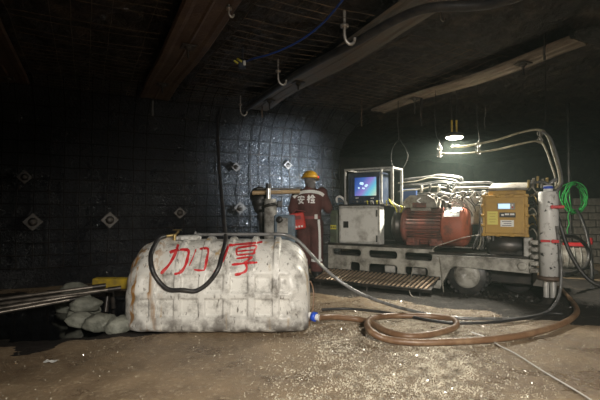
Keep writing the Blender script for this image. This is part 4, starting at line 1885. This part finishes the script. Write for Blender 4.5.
# yellow-taped lines in front of the cage foot
for k in range(5):
    m = MB()
    pts = [(-2.07 + .02 * k, .10, 1.30 - .02 * k), (-2.02 + .03 * k, .05 + .02 * k, 1.24 - .015 * k), (-1.96 + .035 * k, .08, 1.17), (-1.98 + .02 * k, .2, 1.10)]
    m.tube(spline(pts, 6), .011, 7)
    part('control_line', m, (M['yellowtape'], M['cablewhite'], M['cage'], M['yellowtape'], M['cablepale'])[k])

# pipe frame and oil tank right of the motor
m = MB()
m.box((-.95, .62, 1.12), (.62, .34, .40), .02)
oil = part('oil_tank', m, M['steelgrey'])
for k, (z, y) in enumerate(((1.36, .44), (1.43, .46), (1.50, .50))):
    m = MB()
    m.tube(spline([(-1.28, y, 1.25), (-1.20, y, z), (-1.13, y, z + .01), (-.90, y, z + .015), (-.70, y, z), (-.62, y, z - .10)], 6), .018, 8)
    part('steel_pipe', m, M['hosegrey'] if k != 1 else M['stone_dust'])
for k in range(3):
    m = MB()
    m.box((-1.08 + .14 * k, .44, 1.35), (.06, .05, .10), .008)
    part('pipe_clamp', m, M['stone_dust'])

# ochre control box on its black pump
m = MB()
m.box((-.485, .17, 1.055), (.46, .26, .49), .012)
yb = part('control_box', m, M['ochre'])
m = MB()
m.box((-.485, .030, 1.055), (.53, .03, .525), .006)
part('box_flange', m, M['ochre'], yb)
m = MB()
m.box((-.485, .006, 1.055), (.455, .022, .45), .006)
fd = part('box_door', m, M['ochre'], yb)
for x, z in [(-.735 + .1667 * k, zz) for k in range(4) for zz in (.805, 1.305)] + [(xx, .93 + .125 * k) for k in range(3) for xx in (-.74, -.23)]:
    m = MB()
    m.box((x, .012, z), (.05, .03, .035), .005)
    m.cyl((x, -.002, z), (x, -.012, z), .010, seg=6)
    part('clamp_bolt', m, M['ochre'], yb)
m = MB()
m.box((-.465, -.010, 1.173), (.205, .016, .085), .004)
part('display_bezel', m, M['framegrey'], yb)
m = MB()
m.box((-.485, -.020, 1.173), (.135, .006, .062), .001)
part('display', m, M['lcd'], yb)
for k in range(2):
    m = MB()
    m.cyl((-.390, -.018, 1.188 - .03 * k), (-.390, -.026, 1.188 - .03 * k), .010, seg=8)
    part('key', m, M['redplastic'] if k else M['labelwhite'], yb)
m = MB()
m.box((-.625, -.0075, 1.023), (.125, .006, .17), .001)
part('yellow_sticker', m, M['labelyellow'], yb)
m = MB()
m.box((-.45, -.0075, 1.063), (.185, .006, .062), .001)
part('black_sticker', m, M['labelblack'], yb)
for k, (x, w) in enumerate(((-.505, .03), (-.455, .05), (-.395, .05))):
    m = MB()
    m.box((x, -.0115, 1.063 + (.008 if k else 0)), (w, .003, .022), .0005)
    part('sticker_text', m, M['labelwhite'], yb)
m = MB()
m.box((-.455, -.0075, 0.956), (.155, .006, .085), .001)
part('white_sticker', m, M['labelwhite'], yb)
for k in range(3):
    m = MB()
    m.box((-.46 + .01 * (k % 2), -.0115, 0.981 - .025 * k), (.11 - .02 * (k % 2), .003, .007), .0005)
    part('sticker_text', m, M['labelblack'], yb)
for k in range(4):
    m = MB()
    m.box((-.625, -.0115, 1.078 - .035 * k), (.085 - .02 * (k % 2), .003, .006), .0005)
    part('sticker_text', m, M['ochre'], yb)
m = MB()
m.box((-.47, .24, 1.345), (.40, .28, .12), .015)
m.box((-.47, .10, 1.345), (.44, .04, .05), .008)
part('box_top', m, M['ochre'], yb)
m = MB()
m.box((-.46, .26, 1.435), (.47, .36, .035), .012, Matrix.Translation((-.46, .26, 1.435)) @ Matrix.Rotation(R(14), 4, 'X') @ Matrix.Translation((.46, -.26, -1.435)))
part('cover_plate', m, M['stone_dust'], yb)
m = MB()
m.lathe([(-.72, .05), (-.72, .12), (-.66, .145), (-.36, .145), (-.32, .11), (-.25, .11), (-.25, .05)], (0, .20, .665), (1, 0, 0), 24)
m.box((-.48, .20, .58), (.42, .24, .07), .01)
part('pump', m, M['dark'])
m = MB()
m.box((-.23, .10, .65), (.09, .20, .26), .01)
part('pump_flange', m, M['steelgrey'])
# hydraulic lines between motor, pump and box
rr = random.Random(5)
for k in range(9):
    m = MB()
    x0 = -.90 + .04 * k
    pts = [(x0 - .02, .16, .60), (x0 + .03, .05 + .02 * (k % 3), .66 + .02 * k), (-.80 + .012 * k, .05, .85 + .03 * (k % 4)), (-.79 + .006 * k, .07, 1.05 + .03 * k), (-.76, .15, 1.28 + .02 * (k % 3)), (-.70, .30, 1.36)]
    m.tube(spline(pts, 6), .0095 + .003 * (k % 2), 7)
    part('hydraulic_hose', m, (M['hosegrey'], M['rubber'], M['cablewhite'])[k % 3])
for k in range(4):
    m = MB()
    z = .92 + .12 * k
    m.tube(spline([(-.24, .12, z), (-.17, .08, z + .03), (-.12, .12, z - .02 + .03 * k)], 6), .011, 7)
    part('hydraulic_hose', m, (M['brass'], M['cablepale'], M['rubber'], M['cablewhite'])[k])
# thin white line drooping in front of the motor foot
m = MB()
m.tube(spline([(-.78, .02, .80), (-.95, -.02, .77), (-1.15, -.03, .70), (-1.32, -.03, .64), (-1.40, -.02, .58)], 6), .0065, 6)
part('sagging_line', m, M['cablewhite'])
m = MB()
m.tube(spline([(-1.62, -.03, .40), (-1.66, -.06, .30), (-1.64, -.20, .16), (-1.60, -.38, .08), (-1.52, -.52, .015), (-1.40, -.60, .015)], 7), .007, 6)
part('sagging_line', m, M['cablewhite'])
m = MB()
m.tube([(-1.30, -.015, .50), (-1.27, -.03, .30), (-1.24, -.05, .02)], .007, 6)
part('sagging_line', m, M['cablewhite'])

# loose control lines tangled over the motor end and round the control box
rr = random.Random(33)
for k in range(14):
    m = MB()
    x0, z0 = -1.45 + .05 * k + rr.uniform(-.04, .04), 1.22 + rr.uniform(-.04, .12)
    x1 = x0 + rr.uniform(.18, .42)
    y0 = .18 + rr.uniform(0, .18)
    pts = [(x0, y0, z0), (x0 + .08, y0 - .03, z0 + rr.uniform(.02, .14)), ((x0 + x1) / 2, y0 + .02, z0 + rr.uniform(-.05, .10)), (x1, y0 + .06, z0 + rr.uniform(-.10, .04)), (x1 + .03, y0 + .14, z0 - .16)]
    m.tube(spline(pts, 5), .006 + .004 * rr.random(), 6)
    part('control_line', m, (M['cage'], M['rubber'], M['cablewhite'], M['dark'], M['hosegrey'])[k % 5])
for k in range(7):
    m = MB()
    z0 = .86 + .085 * k
    pts = [(-.22, .10, z0), (-.17, .03 + .03 * (k % 2), z0 + .03), (-.13, .06, z0 - .05), (-.15, .12, z0 - .12)]
    m.tube(spline(pts, 5), .008, 6)
    part('control_line', m, (M['cablewhite'], M['rubber'], M['brass'])[k % 3])

# stabiliser column at the right end
m = MB()
m.lathe([(.32, .085), (.32, .108), (1.33, .108), (1.345, .098), (1.35, .05)], (0, 0, 0), (0, 0, 1), 28)
colm = part('stabiliser_column', m, M['columnpaint'])
m = MB()
m.lathe([(.285, .07), (.285, .135), (.32, .14), (.335, .115), (.335, .1)], (0, 0, 0), (0, 0, 1), 28)
part('collar', m, M['strap'], colm)
for s in (-1, 1):
    m = MB()
    m.cyl((s * .038, 0, .04), (s * .038, 0, .30), .033, seg=16)
    part('piston_rod', m, M['chrome'], colm)
m = MB()
m.lathe([(0, .15), (.025, .15), (.055, .09), (.09, .08)], (0, 0, -.015), (0, 0, 1), 22)
part('foot', m, M['dark'], colm)
m = MB()
m.lathe([(1.34, .05), (1.36, .052), (1.42, .052), (1.425, .02)], (0, 0, 0), (0, 0, 1), 18)
part('top_plug', m, M['labelwhite'], colm)
m = MB()
m.lathe([(0, .054), (.03, .054)], (0, 0, 1.38), (0, 0, 1), 18)
part('blue_band', m, M['blueplastic'], colm)
for z, ln in ((1.16, .11), (.755, .05)):
    m = MB()
    m.box((.06 + ln / 2, -.105, z), (ln, .025, .036), .008, Matrix.Rotation(0, 4, 'Y'))
    m.cyl((.05, -.09, z), (.05, -.135, z), .022, seg=10)
    part('red_handle', m, M['redplastic'], colm)
m = MB()
m.box((-.03, -.108, .755), (.10, .02, .028), .006)
part('red_tag', m, M['redplastic'], colm)
for k in range(5):
    m = MB()
    z = .39 + .085 * k
    m.box((-.155, -.02, z), (.09, .12, .055), .008)
    m.cyl((-.155, -.08, z), (-.155, -.115, z), .02, seg=8)
    part('valve_section', m, M['framegrey'], colm)
m = MB()
m.tube(spline([(0, 0, 1.42), (-.02, .0, 1.45), (-.10, .05, 1.47), (-.22, .1, 1.45)], 6), .02, 8)
m.tube(spline([(0, 0, 1.42), (.04, .0, 1.46), (.09, .02, 1.50)], 6), .022, 8)
part('top_hose_stub', m, M['hosegrey'], colm)
for k in range(5):
    m = MB()
    m.cyl((-.22 + .05 * k, .07 + .03 * (k % 2), 1.40), (-.21 + .05 * k, .05, 1.50 + .02 * (k % 3)), .016, seg=7)
    part('fitting', m, M['stone_dust'] if k % 2 else M['brass'])

# ------------------------------------------------------------------ cables over the rig
cabs = [([(452, 147, 6.3), (466, 146, 6.2), (480, 143.5, 6.05), (500, 139, 5.9), (522, 132, 5.7), (541, 129.5, 5.55), (549, 137, 5.45), (554, 152, 5.35), (559, 170, 5.25), (560, 182, 5.2), (555, 189, 5.2)], .015, 'cablepale', 'upper pale cable looping from beside the lamp down to the column'),
        ([(441, 153.5, 6.3), (460, 153.5, 6.2), (480, 152, 6.05), (500, 149, 5.9), (520, 144, 5.7), (540, 141, 5.55), (547, 150, 5.45), (552, 165, 5.35), (556, 178, 5.25), (556, 187, 5.22)], .012, 'cablepale', 'lower pale cable hung below the lamp and ending at the column'),
        ([(543, 131, 5.5), (551, 138, 5.45), (557, 154, 5.38), (561, 172, 5.3), (562, 184, 5.25), (557, 191, 5.2), (548, 193, 5.25)], .018, 'hosegrey', 'grey hose dropping from the right cable hanger to the column top')]
for pl, r, mt, lab in cabs:
    mb = MB()
    mb.tube(spline([P(*q) for q in pl], 7), r, 9)
    o = mb.build('overhead_cable', M[mt])
    tag(centre(o), lab, 'cable', 'cables slung over the rig')
for (px, py, Z, px2, py2, lab) in ((440, 150, 6.35, 436, 128, 'steel hanger at the left end of the lower pale cable'), (479, 147, 6.06, 478, 120, 'steel hanger clipping both pale cables right of the lamp'),
                                   (541.5, 135, 5.56, 547, 112, 'steel hanger where the cables turn down to the column')):
    q = P(px, py, Z)
    t = P(px2, py2, Z)
    root = empty('cable_hanger', q)
    m = MB()
    up = t - q
    m.tube(spline([Vector((0, 0, .0)), up * .4 + Vector((.02, 0, 0)), up, Vector((up.x + .01, up.y, ROOF + .03 - q.z))], 6), .004, 6)
    m.build('hanger_rod', M['dark'], root)
    for k in range(2):
        m = MB()
        cz = .03 - .095 * k
        m.tube([(.034 * math.cos(2 * PI * a / 14), .012 * math.sin(a), cz + .042 * math.sin(2 * PI * a / 14)) for a in range(15)], .007, 7, False)
        m.build('ring', M['stone_dust'], root)
    m = MB()
    m.box((0, 0, -.02), (.02, .02, .15), .004)
    m.build('clip', M['stone_dust'], root)
    tag(root, lab, 'hanger', 'cable hangers over the rig')

# loop of wire hanging in the dark left of the lamp
q0 = P(399, 158, 7.0)
mb = MB()
pts = [(0, 0, ROOF - q0.z + .03), (-.01, 0, .55), (.0, 0, .32), (-.10, 0, .15), (-.12, 0, -.05), (-.04, .01, -.20), (.05, 0, -.18), (.14, 0, -.02), (.13, 0, .12), (.03, 0, .28), (.0, 0, .33)]
mb.tube(spline(pts, 7), .006, 6)
o = mb.build('wire_loop', M['dark'])
o.location = q0
tag(o, 'loop of wire hanging in the dark between screen and lamp', 'wire')

# ------------------------------------------------------------------ things right of the rig
q = Pf(576, 278)
root = empty('pump_unit', (q.x + .1, q.y + .25, 0), R(-20))
mb = MB()
mb.box((.0, 0, .10), (.62, .44, .08), .015)
mb.build('skid', M['dark'], root)
mb = MB()
mb.lathe([(-.27, .16), (-.27, .20), (.20, .20), (.26, .17), (.28, .08)], (0, 0, .33), (1, 0, 0), 28)
bd = mb.build('drum', M['stone_dust'], root)
for k in range(5):
    mb = MB()
    mb.lathe([(0, .19), (.0, .212), (.018, .212), (.018, .19)], (-.22 + .095 * k, 0, .33), (1, 0, 0), 28)
    mb.build('drum_rib', M['framegrey'], root)
mb = MB()
mb.box((.04, -.02, .545), (.36, .26, .06), .02)
mb.cyl((.24, -.02, .55), (.24, -.02, .66), .045, seg=12)
mb.build('red_top', M['redplastic'], root)
for sx in (-.2, .2):
    mb = MB()
    mb.box((sx, 0, .035), (.08, .42, .07), .01)
    mb.build('foot', M['dark'], root)
tag(root, 'small grey pump with a red top standing behind the column', 'pump')

# green wire coil hung on a nail post
gc = P(575, 198, 7.6)
root = empty('wire_coil', gc, R(8))
rr = random.Random(9)
for k in range(9):
    mb = MB()
    rx, rz_ = .20 + .03 * rr.uniform(-1, 1), .25 + .035 * rr.uniform(-1, 1)
    ox, oz = .03 * rr.uniform(-1, 1), .035 * rr.uniform(-1, 1)
    ph = rr.random() * 6
    mb.tube([(ox + rx * math.cos(2 * PI * a / 36), .05 * math.sin(4 * PI * a / 36 + ph) + .012 * k - .05, oz + rz_ * math.sin(2 * PI * a / 36)) for a in range(37)], .008, 6, False)
    mb.build('loop', M['greenwire'], root)
mb = MB()
mb.tube(spline([(-.10, 0, -.20), (-.14, 0, -.33), (-.12, 0, -.45), (-.16, 0, -.55), (-.15, 0, -.62)], 6), .007, 6)
mb.build('loose_end', M['greenwire'], root)
tag(root, 'coil of bright green wire hung on a post at the right', 'wire coil')
mb = MB()
mb.cyl((gc.x, gc.y + .13, -.02), (gc.x - .02, gc.y + .13, ROOF + .05), .035, seg=10)
mb.cyl((gc.x, gc.y + .13, gc.z + .20), (gc.x, gc.y - .06, gc.z + .215), .012, seg=8)
mb.cyl((gc.x, gc.y - .055, gc.z + .205), (gc.x, gc.y - .06, gc.z + .25), .012, seg=8)
o = mb.build('roof_post', M['dark'])
tag(centre(o), 'thin dark roof post with a peg behind the green wire coil', 'post')

rh = [([(556, 212, 5.28), (560, 225, 5.2), (566, 245, 5.15), (574, 262, 5.1), (584, 276, 5.05), (595, 284, 5.0), (612, 289, 4.95)], .022, 'rubber', 'black hose sweeping from the column out of frame at right'),
      ([(558, 238, 5.45), (566, 236, 5.9), (577, 238, 6.2), (586, 247, 6.4), (588, 258, 6.4), (583, 268, 6.3), (573, 272, 6.15), (562, 274, 5.9)], .026, 'rubber', 'black hose bent in a half ring round the small pump'),
      ([(577, 210, 7.45), (581, 218, 7.3), (586, 233, 7.2), (589, 250, 7.1), (591, 270, 6.95), (590.5, 283, 6.75)], .028, 'rubber', 'thick black hose hanging from the green coil to the floor')]
for pl, r, mt, lab in rh:
    pts = [P(*q) for q in pl]
    if r == .028:
        pts.append(Pf(591, 287, .028))
    mb = MB()
    mb.tube(spline(pts, 7), r, 10)
    o = mb.build('side_hose', M[mt])
    tag(centre(o), lab, 'hose', 'hoses right of the rig')
# black hose along the floor behind the coil
pts = [Pf(560, 313, .02), Pf(545, 313, .02), Pf(520, 318, .02), Pf(480, 322, .02), Pf(440, 321, .02), Pf(400, 314, .02), Pf(370, 310, .02), Pf(345, 308, .02), Pf(322, 309, .02)]
mb = MB()
mb.tube(spline(pts, 8), .015, 8)
o = mb.build('floor_hose', M['rubber'])
tag(centre(o), 'thin black hose lying straight along the floor before the rig', 'hose')

# oily black rubble under and in front of the wheels
mb = MB()
mb.smooth = False
rr = random.Random(21)
MW = Matrix.Translation(M0) @ Matrix.Rotation(YAW, 4, 'Z')
for k in range(900):
    lx_ = rr.uniform(-3.0, .5)
    ly_ = -.30 + .55 * rr.random() ** .7
    if rr.random() < .35:
        lx_ = rr.gauss(-.55, .25)
        ly_ = rr.uniform(-.25, .35)
    q = MW @ Vector((lx_, ly_, 0))
    r = .008 + .030 * rr.random() ** 3
    rot = Euler((rr.random() * 6, rr.random() * 6, rr.random() * 6)).to_matrix()
    mb.add([Vector((q.x, q.y, floor_z(q.x, q.y) + r * .4)) + rot @ Vector((a * r * rr.uniform(.7, 1.4), b * r * rr.uniform(.7, 1.3), c * r * .8)) for a, b, c in oc], of)
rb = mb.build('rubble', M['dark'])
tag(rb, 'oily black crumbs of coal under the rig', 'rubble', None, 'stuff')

# black coal mud round the rig, spread on behind to darken lamp-lit floor
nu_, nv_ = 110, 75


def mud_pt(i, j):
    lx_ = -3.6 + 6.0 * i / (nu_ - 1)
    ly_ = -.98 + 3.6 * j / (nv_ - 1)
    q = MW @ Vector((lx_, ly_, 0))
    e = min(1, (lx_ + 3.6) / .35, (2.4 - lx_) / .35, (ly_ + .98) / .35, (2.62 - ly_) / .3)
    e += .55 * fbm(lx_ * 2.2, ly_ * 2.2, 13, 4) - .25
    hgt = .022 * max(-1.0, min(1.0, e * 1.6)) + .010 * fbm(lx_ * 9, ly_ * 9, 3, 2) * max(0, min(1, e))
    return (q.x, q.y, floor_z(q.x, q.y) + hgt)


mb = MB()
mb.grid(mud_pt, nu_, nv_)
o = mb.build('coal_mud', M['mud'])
tag(o, 'black coal mud round the rig wheels, spread behind to darken the lit floor', 'mud', None, 'stuff')

# thin damp haze that the lamp lights up
hz = MB()
hz.smooth = False
hz.box((0, 0, 1.48), (9.0, 10.0, 2.9), .01)
hm_ = bpy.data.materials.new('damp_haze')
hm_.use_nodes = True
nt = hm_.node_tree
nt.nodes.remove(nt.nodes['Principled BSDF'])
vs_ = nt.nodes.new('ShaderNodeVolumeScatter')
vs_.inputs['Color'].default_value = (.80, 1.0, .90, 1)
vs_.inputs['Density'].default_value = .0075
vs_.inputs['Anisotropy'].default_value = .35
nt.links.new(vs_.outputs[0], nt.nodes['Material Output'].inputs['Volume'])
o = hz.build('haze', hm_)
o.location = (2.6, 7.6, 0)
o.rotation_euler.z = math.atan2(UU.y, UU.x)
tag(o, 'thin damp haze glowing round the hanging lamp', 'haze', None, 'stuff')
